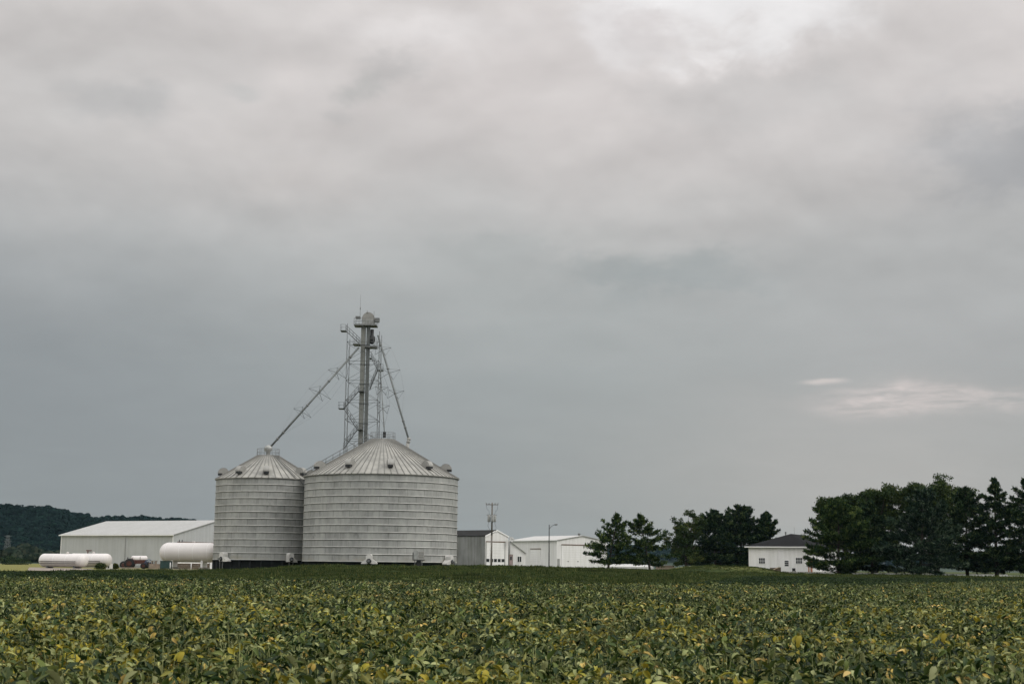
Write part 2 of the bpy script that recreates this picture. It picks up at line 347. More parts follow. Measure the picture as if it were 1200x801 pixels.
# ------------------------------------------------------------------ mesh helpers
class MB:
    def __init__(s): s.v = []; s.f = []; s.sm = []
    def add(s, vs, fs, smooth=False):
        o = len(s.v); s.v += [tuple(p) for p in vs]; s.f += [tuple(i + o for i in f) for f in fs]; s.sm += [smooth] * len(fs); return s
    def box(s, x0, x1, y0, y1, z0, z1):
        vs = [(x, y, z) for x in (x0, x1) for y in (y0, y1) for z in (z0, z1)]
        return s.add(vs, [(0, 1, 3, 2), (4, 6, 7, 5), (0, 4, 5, 1), (2, 3, 7, 6), (0, 2, 6, 4), (1, 5, 7, 3)])
    def rbox(s, cen, size, rz=0.0):
        vs = []; ca, sa = math.cos(rz), math.sin(rz)
        for x in (-.5, .5):
            for y in (-.5, .5):
                for z in (-.5, .5):
                    X, Y = x * size[0], y * size[1]
                    vs.append((cen[0] + X * ca - Y * sa, cen[1] + X * sa + Y * ca, cen[2] + z * size[2]))
        return s.add(vs, [(0, 1, 3, 2), (4, 6, 7, 5), (0, 4, 5, 1), (2, 3, 7, 6), (0, 2, 6, 4), (1, 5, 7, 3)])
    def tube(s, p0, p1, r0, r1=None, n=8, smooth=True):
        r1 = r0 if r1 is None else r1
        p0, p1 = Vector(p0), Vector(p1); d = (p1 - p0)
        if d.length < 1e-6: return s
        q = d.to_track_quat('Z', 'Y'); vs = []
        for p, r in ((p0, r0), (p1, r1)):
            for i in range(n):
                a = 2 * PI * i / n; vs.append(p + q @ Vector((r * math.cos(a), r * math.sin(a), 0)))
        o = len(s.v)
        s.add(vs, [(i, (i + 1) % n, n + (i + 1) % n, n + i) for i in range(n)], smooth)
        s.add([], []); s.f += [tuple(o + i for i in reversed(range(n))), tuple(o + n + i for i in range(n))]; s.sm += [False, False]
        return s
    def path(s, pts, rs, n=8):
        for i in range(len(pts) - 1):
            r0 = rs[i] if hasattr(rs, '__len__') else rs; r1 = rs[i + 1] if hasattr(rs, '__len__') else rs
            s.tube(pts[i], pts[i + 1], r0, r1, n)
        return s
    def lathe(s, prof, n=48, smooth=True, axis=None, off=(0, 0, 0), a0=0.0, a1=2 * PI):
        """prof: (r, h) pairs swung round z (or round `axis` through off)"""
        full = abs((a1 - a0) - 2 * PI) < 1e-6; m = n if full else n + 1; vs = []
        q = Vector(axis).to_track_quat('Z', 'Y') if axis is not None else None
        for r, h in prof:
            for i in range(m):
                a = a0 + (a1 - a0) * i / n; p = Vector((r * math.cos(a), r * math.sin(a), h))
                if q: p = q @ p
                vs.append(p + Vector(off))
        fs = []
        for k in range(len(prof) - 1):
            for i in range(n):
                j = (i + 1) % m; fs.append((k * m + i, k * m + j, (k + 1) * m + j, (k + 1) * m + i))
        return s.add(vs, fs, smooth)
    def prism(s, poly, d0, d1, axis='y'):
        """poly in (u, z); extruded along local y (or x)"""
        n = len(poly); f = (lambda u, z, d: (u, d, z)) if axis == 'y' else (lambda u, z, d: (d, u, z))
        vs = [f(u, z, d0) for u, z in poly] + [f(u, z, d1) for u, z in poly]
        return s.add(vs, [tuple(range(n)), tuple(reversed(range(n, 2 * n)))] + [(i, n + i, n + (i + 1) % n, (i + 1) % n) for i in range(n)])
    def obj(s, name, m, parent=None, tags=None, loc=(0, 0, 0)):
        me = bpy.data.meshes.new(name); me.from_pydata(s.v, [], s.f); me.polygons.foreach_set('use_smooth', s.sm)
        me.materials.append(m); me.update(); 
        import bmesh
        bm = bmesh.new(); bm.from_mesh(me); bmesh.ops.recalc_face_normals(bm, faces=bm.faces); bm.to_mesh(me); bm.free()
        o = bpy.data.objects.new(name, me); COL.objects.link(o); o.location = loc
        if parent: o.parent = parent
        return o

def tag(o, label=None, cat=None, group=None, kind=None):
    if label: o['label'] = label
    if cat: o['category'] = cat
    if group: o['group'] = group
    if kind: o['kind'] = kind
    return o
def thing(name, label, cat, loc, rotz=0.0, group=None):
    o = bpy.data.objects.new(name, None); COL.objects.link(o); o.location = loc; o.rotation_euler = (0, 0, rotz); o.empty_display_size = 0.3
    return tag(o, label, cat, group)

def quads_mesh(name, V, nq, material, tint=None, smooth=False, extra=None):
    """V: (4*nq, 3) quads; extra: (verts, faces) python lists appended"""
    me = bpy.data.meshes.new(name); V = np.asarray(V, np.float32)
    me.vertices.add(len(V)); me.vertices.foreach_set('co', V.ravel())
    me.loops.add(4 * nq); me.loops.foreach_set('vertex_index', np.arange(4 * nq, dtype=np.int32))
    me.polygons.add(nq); me.polygons.foreach_set('loop_start', np.arange(0, 4 * nq, 4, dtype=np.int32))
    try: me.polygons.foreach_set('loop_total', np.full(nq, 4, np.int32))
    except Exception: pass
    me.update(calc_edges=True)
    if tint is not None:
        a = me.attributes.new('tint', 'FLOAT', 'FACE'); a.data.foreach_set('value', np.asarray(tint, np.float32))
    me.materials.append(material)
    return me

# ------------------------------------------------------------------ terrain
def sm(a, b, x):
    t = np.clip((x - a) / (b - a), 0, 1); return t * t * (3 - 2 * t)
def y_edge(x):
    """where the beans stop: nearer in the middle, farther on both sides"""
    x = np.asarray(x, float)
    return 84 + 44 * sm(-16, -34, x) + 96 * sm(6, 34, x)
def plateau(x):
    x = np.asarray(x, float)
    return np.interp(x, [-400, -60, -46, -36, -29, -2, 7, 22, 45, 400], [0.62, 0.62, 0.66, 0.80, 1.48, 1.60, 1.48, 1.18, 0.80, 0.7]) + 0.16 * sm(-40, -28, x) * (1 - sm(8, 20, x)) * 0
def terrain(x, y):
    x = np.asarray(x, float); y = np.asarray(y, float)
    ye = y_edge(x)
    z = plateau(x) * sm(0, 1, (y - ye) / (212 - ye)) ** 0.85
    z = z - 0.9 * sm(420, 900, y)
    # grassed bank left of the house
    z = z + 1.15 * np.exp(-(((x - 38.4) / 8.3) ** 4)) * sm(240, 251, y) * (1 - sm(273, 284, y))
    z = z + 0.05 * np.sin(x * 0.31 + y * 0.11) * np.sin(y * 0.17) * sm(70, 90, y)
    return z
def tz(x, y): return float(terrain(x, y))

def grid_mesh(name, xs, ys, zf, material, kind='structure'):
    X, Y = np.meshgrid(xs, ys); Z = zf(X, Y)
    V = np.stack([X, Y, Z], -1).reshape(-1, 3); nx, ny = len(xs), len(ys)
    i = np.arange(nx - 1)[None, :] + nx * np.arange(ny - 1)[:, None]
    Fc = np.stack([i, i + 1, i + 1 + nx, i + nx], -1).reshape(-1, 4)
    me = bpy.data.meshes.new(name); me.from_pydata(V.tolist(), [], Fc.tolist()); me.polygons.foreach_set('use_smooth', [True] * len(Fc)); me.materials.append(material); me.update()
    o = bpy.data.objects.new(name, me); COL.objects.link(o); o['kind'] = kind
    return o

def ground_mat():
    m = bpy.data.materials.new('grass_and_soil'); m.use_nodes = True; t = m.node_tree; b = t.nodes['Principled BSDF']
    b.inputs['Roughness'].default_value = 0.95; b.inputs['Specular IOR Level'].default_value = 0.1
    g = t.nodes.new('ShaderNodeNewGeometry')
    def nz(s, d=6, sc=(1, 1, 1)):
        mp = t.nodes.new('ShaderNodeMapping'); mp.inputs['Scale'].default_value = sc; t.links.new(g.outputs['Position'], mp.inputs[0])
        n = t.nodes.new('ShaderNodeTexNoise'); n.inputs['Scale'].default_value = s; n.inputs['Detail'].default_value = d; n.inputs['Roughness'].default_value = 0.65; t.links.new(mp.outputs[0], n.inputs['Vector']); return n.outputs[0]
    def ramp(src, stops):
        cr = t.nodes.new('ShaderNodeValToRGB')
        while len(cr.color_ramp.elements) < len(stops): cr.color_ramp.elements.new(0.5)
        for e, (p, cc) in zip(cr.color_ramp.elements, stops): e.position = p; e.color = cc + (1,)
        t.links.new(src, cr.inputs[0]); return cr.outputs[0]
    fine = ramp(nz(2.2, 8), [(0.3, (0.014, 0.028, 0.009)), (0.52, (0.030, 0.048, 0.013)), (0.72, (0.07, 0.085, 0.028))])
    broad = ramp(nz(0.06, 4, (1, 0.5, 1)), [(0.40, (0.60, 0.72, 0.62)), (0.60, (1.7, 1.4, 1.1))])
    mx = t.nodes.new('ShaderNodeMix'); mx.data_type = 'RGBA'; mx.blend_type = 'MULTIPLY'; mx.inputs[0].default_value = 1; t.links.new(fine, mx.inputs[6]); t.links.new(broad, mx.inputs[7])
    # mown hay-coloured turf by attribute, bare soil under the beans by attribute
    a1 = t.nodes.new('ShaderNodeAttribute'); a1.attribute_name = 'dry'
    a2 = t.nodes.new('ShaderNodeAttribute'); a2.attribute_name = 'soil'
    dry = ramp(nz(1.5, 8), [(0.3, (0.12, 0.125, 0.035)), (0.7, (0.21, 0.19, 0.07))])
    m2 = t.nodes.new('ShaderNodeMix'); m2.data_type = 'RGBA'; t.links.new(a1.outputs['Fac'], m2.inputs[0]); t.links.new(mx.outputs[2], m2.inputs[6]); t.links.new(dry, m2.inputs[7])
    m3 = t.nodes.new('ShaderNodeMix'); m3.data_type = 'RGBA'; t.links.new(a2.outputs['Fac'], m3.inputs[0]); t.links.new(m2.outputs[2], m3.inputs[6]); m3.inputs[7].default_value = (0.018, 0.015, 0.010, 1)
    t.links.new(m3.outputs[2], b.inputs['Base Color'])
    bp = t.nodes.new('ShaderNodeBump'); bp.inputs['Strength'].default_value = 0.8; bp.inputs['Distance'].default_value = 0.25
    t.links.new(nz(3.0, 8), bp.inputs['Height']); t.links.new(bp.outputs[0], b.inputs['Normal'])
    return m
xs = np.unique(np.concatenate([np.linspace(-6000, -400, 15), np.linspace(-400, -120, 36), np.linspace(-120, 120, 161), np.linspace(120, 400, 36), np.linspace(400, 6000, 15)]))
ys = np.unique(np.concatenate([np.linspace(-400, 0, 9), np.linspace(0, 60, 13), np.linspace(60, 320, 174), np.linspace(320, 900, 60), np.linspace(900, 9000, 25)]))
gr = grid_mesh('ground', xs, ys, terrain, ground_mat())
co = np.empty(len(gr.data.vertices) * 3, np.float32); gr.data.vertices.foreach_get('co', co); co = co.reshape(-1, 3)
gx, gy = co[:, 0].astype(float), co[:, 1].astype(float)
soil = 1 - sm(0, 3, gy - y_edge(gx)); soil[(gy < -20)] = 1
dry = np.clip(sm(-55, -62, gx) * sm(140, 165, gy) + 0.75 * np.exp(-(((gx - 38.6) / 8.6) ** 4)) * sm(244, 252, gy) * (1 - sm(275, 286, gy)) + 0.15 * sm(400, 600, gy), 0, 1)
for nm, arr in (('soil', soil), ('dry', dry)):
    a = gr.data.attributes.new(nm, 'FLOAT', 'POINT'); a.data.foreach_set('value', arr.astype(np.float32))

# ------------------------------------------------------------------ scattering (stuff only)
def scatter(name, P, rz, sc, vi, variants, label=None):
    """one object whose geometry nodes put the variant meshes on its points"""
    me = bpy.data.meshes.new(name); me.vertices.add(len(P)); me.vertices.foreach_set('co', np.asarray(P, np.float32).ravel())
    for nm, arr, ty in (('rz', rz, 'FLOAT'), ('sc', sc, 'FLOAT'), ('vi', vi, 'INT')):
        a = me.attributes.new(nm, ty, 'POINT'); a.data.foreach_set('value', np.asarray(arr, np.int32 if ty == 'INT' else np.float32))
    o = bpy.data.objects.new(name, me); COL.objects.link(o); o['kind'] = 'stuff'
    if label: o['label'] = label
    g = bpy.data.node_groups.new(name + '_nodes', 'GeometryNodeTree')
    g.interface.new_socket('Geometry', in_out='INPUT', socket_type='NodeSocketGeometry'); g.interface.new_socket('Geometry', in_out='OUTPUT', socket_type='NodeSocketGeometry')
    gi = g.nodes.new('NodeGroupInput'); go = g.nodes.new('NodeGroupOutput')
    jn = g.nodes.new('GeometryNodeJoinGeometry')
    for vme in reversed(variants):
        src = bpy.data.objects.new(name + '_source', vme)
        oi = g.nodes.new('GeometryNodeObjectInfo'); oi.inputs['Object'].default_value = src; oi.inputs['As Instance'].default_value = False
        gt = g.nodes.new('GeometryNodeGeometryToInstance'); g.links.new(oi.outputs['Geometry'], gt.inputs[0]); g.links.new(gt.outputs[0], jn.inputs[0])
    ip = g.nodes.new('GeometryNodeInstanceOnPoints'); g.links.new(gi.outputs[0], ip.inputs['Points']); g.links.new(jn.outputs[0], ip.inputs['Instance'])
    ip.inputs['Pick Instance'].default_value = True
    def na(nm, ty):
        n = g.nodes.new('GeometryNodeInputNamedAttribute'); n.data_type = ty; n.inputs[0].default_value = nm; return n.outputs['Attribute']
    cx = g.nodes.new('ShaderNodeCombineXYZ'); g.links.new(na('rz', 'FLOAT'), cx.inputs[2])
    er = g.nodes.new('FunctionNodeEulerToRotation'); g.links.new(cx.outputs[0], er.inputs[0]); g.links.new(er.outputs[0], ip.inputs['Rotation'])
    g.links.new(na('vi', 'INT'), ip.inputs['Instance Index'])
    g.links.new(na('sc', 'FLOAT'), ip.inputs['Scale'])
    g.links.new(ip.outputs[0], go.inputs[0])
    md = o.modifiers.new('scatter', 'NODES'); md.node_group = g
    return o

def leaflet(V, Fc, T, base, d, up, L, Wd, fold, droop, tint):
    """one bean leaflet: ovate, folded along the midrib, drooping to the tip"""
    d = d.normalized(); side = d.cross(up).normalized(); nrm = side.cross(d).normalized()
    prof = [(0.0, 0.04), (0.22, 0.82), (0.48, 1.0), (0.75, 0.62), (1.0, 0.03)]
    o = len(V); p = Vector(base); last = 0; dd = d.copy(); nn = nrm.copy()
    for s, w in prof:
        stp = (s - last) * L; last = s
        rot = Matrix.Rotation(-droop * stp / L, 3, side); dd = rot @ dd; nn = rot @ nn; p = p + dd * stp
        h = Wd * 0.5 * w
        V += [tuple(p + side * h * math.cos(fold) + nn * h * math.sin(fold)), tuple(p), tuple(p - side * h * math.cos(fold) + nn * h * math.sin(fold))]
    for k in range(4):
        a = o + 3 * k
        Fc += [(a, a + 3, a + 4, a + 1), (a + 1, a + 4, a + 5, a + 2)]; T += [tint, tint]

def bean_plant(name, seed, material, p_yellow, n_tri, H, spread, leaf=0.100):
    r = random.Random(seed); V = []; Fc = []; T = []
    for i in range(n_tri):
        ang = r.uniform(0, 2 * PI); rr = spread * math.sqrt(r.random()); u = r.random()
        hz = H * (0.42 + 0.58 * u ** 0.75) * (1 - 0.22 * (rr / spread) ** 2) + (r.uniform(0, .07) if r.random() < .15 else 0)
        c0 = Vector((rr * math.cos(ang), rr * math.sin(ang), hz))
        out = Vector((math.cos(ang + r.gauss(0, .9)), math.sin(ang + r.gauss(0, .9)), r.uniform(-0.9, 1.0)))
        yl = r.random() < p_yellow; olive = p_yellow > .05 and r.random() < .35
        for k, da in enumerate((0, 1.25, -1.25)):
            q = Matrix.Rotation(da + r.gauss(0, .15), 3, 'Z'); dirv = (q @ out); dirv.z += r.gauss(0, 0.4)
            up = Vector((r.gauss(0, .8), r.gauss(0, .8), 1)).normalized()
            L = leaf * r.uniform(0.75, 1.25); 
            if yl and r.random() < .7: tint = r.uniform(0.83, 1.0)
            elif olive: tint = r.uniform(0.78, 0.87)
            else:
                tint = min(0.8, max(0.0, r.gauss(0.33, 0.24)))
                if r.random() < 0.16: tint = r.uniform(0.62, 0.78)
            leaflet(V, Fc, T, c0 + dirv.normalized() * 0.015, dirv, up, L, L * r.uniform(0.30, 0.54), r.uniform(0.1, 1.0), r.uniform(0.0, 1.6), tint)
        # petiole
        b0 = Vector((rr * 0.4 * math.cos(ang), rr * 0.4 * math.sin(ang), hz * 0.55)); w = Vector((0.003, 0.002, 0)); o = len(V)
        V += [tuple(b0 - w), tuple(b0 + w), tuple(c0 + w), tuple(c0 - w)]; Fc.append((o, o + 1, o + 2, o + 3)); T.append(0.7)
    for i in range(4):   # stems
        a = r.uniform(0, 2 * PI); b0 = Vector((0.03 * math.cos(a), 0.03 * math.sin(a), 0)); c0 = Vector((spread * .45 * math.cos(a), spread * .45 * math.sin(a), H * 0.85)); w = Vector((0.006, -0.004, 0)); o = len(V)
        V += [tuple(b0 - w), tuple(b0 + w), tuple(c0 + w * .6), tuple(c0 - w * .6)]; Fc.append((o, o + 1, o + 2, o + 3)); T.append(0.3)
    me = bpy.data.meshes.new(name); me.from_pydata(V, [], Fc); me.polygons.foreach_set('use_smooth', [True] * len(Fc)); me.materials.append(material)
    a = me.attributes.new('tint', 'FLOAT', 'FACE'); a.data.foreach_set('value', np.array(T, np.float32)); me.update()
    return me

soy = leaf_mat('soybean_leaf', [(0.0, (0.008, 0.020, 0.005)), (0.30, (0.024, 0.046, 0.010)), (0.55, (0.088, 0.112, 0.023)), (0.76, (0.30, 0.315, 0.14)), (0.83, (0.22, 0.20, 0.022)), (0.93, (0.38, 0.27, 0.03)), (1.0, (0.46, 0.33, 0.13))], rough=0.5, trans=0.16, inst=0.7, noise_amt=0.34, noise_scale=0.45, spec=0.16)
soy_far = leaf_mat('far_soybean_leaf', [(0.0, (0.006, 0.015, 0.006)), (0.35, (0.015, 0.032, 0.010)), (0.60, (0.032, 0.055, 0.015)), (0.82, (0.08, 0.105, 0.035)), (1.0, (0.28, 0.25, 0.07))], rough=0.5, trans=0.25, inst=0.3, noise_amt=0.3, noise_scale=0.12, spec=0.12)
near_var = [bean_plant('bean_plant', 10 + i, soy, 0.006, 27, 0.95, 0.27) for i in range(7)] + [bean_plant('yellowing_bean_plant', 40 + i, soy, 0.10, 27, 0.93, 0.27) for i in range(4)]
far_var = [bean_plant('far_bean_plant', 70 + i, soy_far, 0.01, 15, 0.93, 0.36, 0.14) for i in range(5)]

def vnoise(x, y, s, seed):
    """smooth value noise 0..1"""
    rg = np.random.RandomState(seed); T = rg.rand(64, 64)
    X = x / s + 31; Y = y / s + 17; i = np.floor(X).astype(int); j = np.floor(Y).astype(int); fx = X - i; fy = Y - j
    fx = fx * fx * (3 - 2 * fx); fy = fy * fy * (3 - 2 * fy)
    g = lambda a, b: T[a % 64, b % 64]
    return (g(i, j) * (1 - fx) + g(i + 1, j) * fx) * (1 - fy) + (g(i, j + 1) * (1 - fx) + g(i + 1, j + 1) * fx) * fy
def field_points(y0, y1f, spacing, seed, half=lambda y: 0.41 * y + 6):
    rg = np.random.RandomState(seed); P = []
    y = y0
    while y < 190:
        hw = half(y); n = int(2 * hw / spacing); x = -hw + spacing * (np.arange(n) + rg.rand(n) * 0.9)
        yy = y + spacing * (rg.rand(n) - .5) * 0.9; ok = yy < y1f(x); P.append(np.stack([x[ok], yy[ok]], -1)); y += spacing
    return np.concatenate(P)
Y_MID = 67.0
def split(x): return Y_MID + 3.0 * np.sin(x * 0.05) + 40 * sm(12, 40, x) 
P2 = field_points(2.5, split, 0.335, 1)
n = len(P2); rg = np.random.RandomState(3)
hv = 0.70 + 0.28 * vnoise(P2[:, 0], P2[:, 1], 1.0, 8) + 0.26 * rg.rand(n) + 0.05 * np.sin(P2[:, 1] / 3.1)
yel = vnoise(P2[:, 0], P2[:, 1], 5.0, 21) * 0.6 + vnoise(P2[:, 0], P2[:, 1], 1.3, 22) * 0.4 + 0.16 * np.exp(-((P2[:, 1] - 27) / 8) ** 2) + 0.05 * sm(0, 15, P2[:, 0])
vi = np.where(yel - .10 * sm(38, 60, P2[:, 1]) + 0.22 * (rg.rand(n) - .5) > 0.62, rg.randint(7, 11, n), rg.randint(0, 7, n))
Z = terrain(P2[:, 0], P2[:, 1])
scatter('soybean_field', np.column_stack([P2, Z]), rg.rand(n) * 6.283, hv, vi, near_var, 'soybean crop with yellowing leaves filling the foreground')
# the block beyond: a darker stand of beans running up to the grass
P3 = field_points(Y_MID - 4, y_edge, 0.45, 2); P3 = P3[P3[:, 1] > split(P3[:, 0]) + 0.4]
n = len(P3)
scatter('far_soybean_field', np.column_stack([P3, terrain(P3[:, 0], P3[:, 1])]), rg.rand(n) * 6.283, 0.76 + 0.10 * vnoise(P3[:, 0], P3[:, 1], 6, 5) + 0.10 * rg.rand(n), rg.randint(0, 5, n), far_var, 'darker band of soybeans between the foreground crop and the grass bank')

# grass tufts on the rising turf in front of the bins and buildings
def tuft(name, seed, material, h=0.11, nb=30, rad=0.24):
    r = np.random.RandomState(seed); c = np.zeros((nb, 3)); a = r.rand(nb) * 6.283; q = rad * np.sqrt(r.rand(nb)); c[:, 0] = q * np.cos(a); c[:, 1] = q * np.sin(a)
    L = h * (0.5 + r.rand(nb)); lean = (r.rand(nb, 2) - .5) * 0.9
    tip = c + np.column_stack([lean[:, 0] * L, lean[:, 1] * L, L]); b = r.rand(nb) * 6.283; w = 0.012 + 0.012 * r.rand(nb)
    sd_ = np.column_stack([np.cos(b) * w, np.sin(b) * w, np.zeros(nb)]); mid = (c + tip) / 2
    V = np.stack([c - sd_ * .6, mid - sd_, tip, mid + sd_], 1).reshape(-1, 3)
    return quads_mesh(name, V, nb, material, r.rand(nb))
grass_m = leaf_mat('grass_blade', [(0.0, (0.014, 0.028, 0.008)), (0.6, (0.034, 0.054, 0.015)), (1.0, (0.10, 0.105, 0.035))], 0.8, 0.2, 0.4, 0.75, 0.14, 0.08)
tv = [tuft('grass_tuft', 5 + i, grass_m) for i in range(5)]
rg = np.random.RandomState(11)
gp = np.column_stack([rg.uniform(-78, 75, 90000), rg.uniform(82, 262, 90000)])
keep = (gp[:, 1] > y_edge(gp[:, 0]) - 1) & (np.abs(gp[:, 0]) < 0.40 * gp[:, 1] + 5)
for (cx, cy, rr) in ((-20.1, 222, 12.2), (-39.5, 230, 8.6)): keep &= np.hypot(gp[:, 0] - cx, gp[:, 1] - cy) > rr
keep &= ~((gp[:, 1] > 176) & (gp[:, 0] < -56)); keep &= ~((gp[:, 1] > 198) & (gp[:, 0] < -44)); keep &= ~((gp[:, 1] > 236) & (gp[:, 0] < 12))
gp = gp[keep]; n = len(gp)
scatter('grass', np.column_stack([gp, terrain(gp[:, 0], gp[:, 1]) - 0.02]), rg.rand(n) * 6.283, 0.45 + 1.5 * vnoise(gp[:, 0], gp[:, 1], 4, 4) ** 2 + .4 * rg.rand(n) + 1.6 * (rg.rand(n) > .985), rg.randint(0, 5, n), tv, 'rough green grass rising from the crop to the bins')

# ------------------------------------------------------------------ far hills and woods
wood_m = leaf_mat('woodland_leaf', [(0.0, (0.001, 0.004, 0.005)), (0.6, (0.003, 0.010, 0.010)), (1.0, (0.010, 0.024, 0.018))], 0.9, 0.05, 0.6, 0.3, 0.012, 0.03)
def crown_blob(name, seed, material, R=5.5, H=11.0, nl=420):
    r = np.random.RandomState(seed); nl_ = 7
    cen = np.column_stack([r.randn(nl_) * R * .42, r.randn(nl_) * R * .42, H * (0.45 + 0.4 * r.rand(nl_))]); rad = R * (0.42 + 0.28 * r.rand(nl_))
    k = r.randint(0, nl_, nl); d = r.randn(nl, 3); d /= np.linalg.norm(d, axis=1)[:, None]; d[:, 2] = np.abs(d[:, 2]) * 1.0 - 0.15
    c = cen[k] + d * rad[k][:, None] * (0.8 + 0.3 * r.rand(nl))[:, None]
    t1 = np.cross(d, r.randn(nl, 3)); t1 /= np.linalg.norm(t1, axis=1)[:, None]; t2 = np.cross(d, t1); t2 /= np.linalg.norm(t2, axis=1)[:, None] + 1e-9
    s = 0.9 + 0.8 * r.rand(nl, 1)
    V = np.stack([c - t1 * s, c - t2 * s * .7, c + t1 * s, c + t2 * s * .7], 1).reshape(-1, 3)
    return quads_mesh(name, V, nl, material, r.rand(nl))
cv = [crown_blob('wood_crown', 100 + i, wood_m) for i in range(7)]
def h1(x, y):
    p = np.interp(x, [-2500, -1200, -700, -600, -533, -498, -480, -462, -445, -433, -400, -330, -260], [38, 50, 55, 53, 52, 51, 46, 41.5, 36.5, 31.5, 24, 9, -3])
    return p * sm(1120, 1480, y) * (1 - sm(1560, 2000, y)) * (1 + 0.06 * np.sin(x / 37 + y / 60)) - 1
def h2(x, y):
    p = np.interp(x, [-1500, -700, -560, -520, -505, -480, -455, -440, -420, -400, -360], [24, 40, 48, 52, 50, 52, 47, 51, 47, 24, -2])
    return p * sm(1650, 1880, y) * (1 - sm(1980, 2300, y)) - 1
def h3(x, y):
    p = np.interp(x, [-2400, -900, -300, 60, 240, 420, 700, 1100, 2400], [14, 12, 12, 22, 27, 18, 16, 22, 20]); return p * sm(2450, 2750, y) * (1 - sm(2900, 3400, y)) - 1
hill_m = mat('wooded_hill_ground', (0.02, 0.032, 0.016), 0.95, 0, 0.3, 0.02)
def zt(f): return lambda X, Y: f(X, Y) + terrain(X, Y) * 1.0
for f, x0, x1, y0, y1 in ((h1, -2500, -250, 1100, 2020), (h2, -1500, -355, 1640, 2310), (h3, -2400, 2400, 2440, 3410)):
    grid_mesh('hill', np.linspace(x0, x1, 90), np.linspace(y0, y1, 40), zt(f), hill_m)
rg = np.random.RandomState(7)
def wood(name, f, x0, x1, y0, y1, sp, label, zmin=1.0, smul=1.0):
    X, Y = np.meshgrid(np.arange(x0, x1, sp), np.arange(y0, y1, sp)); X = X.ravel() + rg.randn(X.size) * sp * .3; Y = Y.ravel() + rg.randn(Y.size) * sp * .3
    Z = f(X, Y); k = Z > zmin; X, Y, Z = X[k], Y[k], Z[k]; Z = Z + terrain(X, Y) - 1.5; n = len(X)
    scatter(name, np.column_stack([X, Y, Z]), rg.rand(n) * 6.283, smul * (0.75 + 0.5 * rg.rand(n)), rg.randint(0, 7, n), cv, label)
wood('forest', h1, -800, -250, 1120, 1560, 7.5, 'dark woods covering the hill at the far left')
wood('forest', h2, -760, -380, 1780, 1960, 7.5, 'low wooded ridge showing above the long white barn')
wood('forest', h3, -900, 1200, 2600, 2900, 13, 'pale far wooded ridge behind the pines', smul=1.5)
# paler trees at the foot of the hill
pale_m = leaf_mat('hillfoot_leaf', [(0.0, (0.012, 0.022, 0.016)), (0.6, (0.024, 0.036, 0.024)), (1.0, (0.05, 0.055, 0.035))], 0.9, 0.05, 0.5, 0.2, 0.05, 0.03)
cv2 = [crown_blob('hillfoot_crown', 130 + i, pale_m, 4.5, 8.0, 420) for i in range(4)]
X = rg.uniform(-330, -150, 90); Y = 640 + rg.rand(90) * 120
X = X * Y / 700.0
scatter('forest', np.column_stack([X, Y, terrain(X, Y) - .8]), rg.rand(90) * 6.283, 0.55 + .6 * rg.rand(90), rg.randint(0, 4, 90), cv2, 'paler scrubby trees along the foot of the wooded hill')

# ------------------------------------------------------------------ grain bins
def hood_vent(r_hood=0.72, L=1.25):
    """half-round roof vent hood, opening towards -y local"""
    b = MB(); n = 14; R_ = 0.88; w = 0.44; vs = []
    for x, k in ((-w, .97), (-w, 1.0), (w, 1.0), (w, .97)):
        for i in range(n + 1):
            a = PI * i / n; vs.append((x, R_ * k * math.cos(a), 0.02 + R_ * k * math.sin(a)))
    m = n + 1
    b.add(vs, [(j * m + i, j * m + i + 1, (j + 1) * m + i + 1, (j + 1) * m + i) for j in range(3) for i in range(n)], False)
    for x in (-w, w): b.add([(x, 0, 0.02)] + [(x, R_ * math.cos(PI * i / n), 0.02 + R_ * math.sin(PI * i / n)) for i in range(n + 1)], [(0, i + 1, i + 2) for i in range(n)])
    b.box(-w, w, -.15, R_ - .02, -.75, 0.02)
    return b

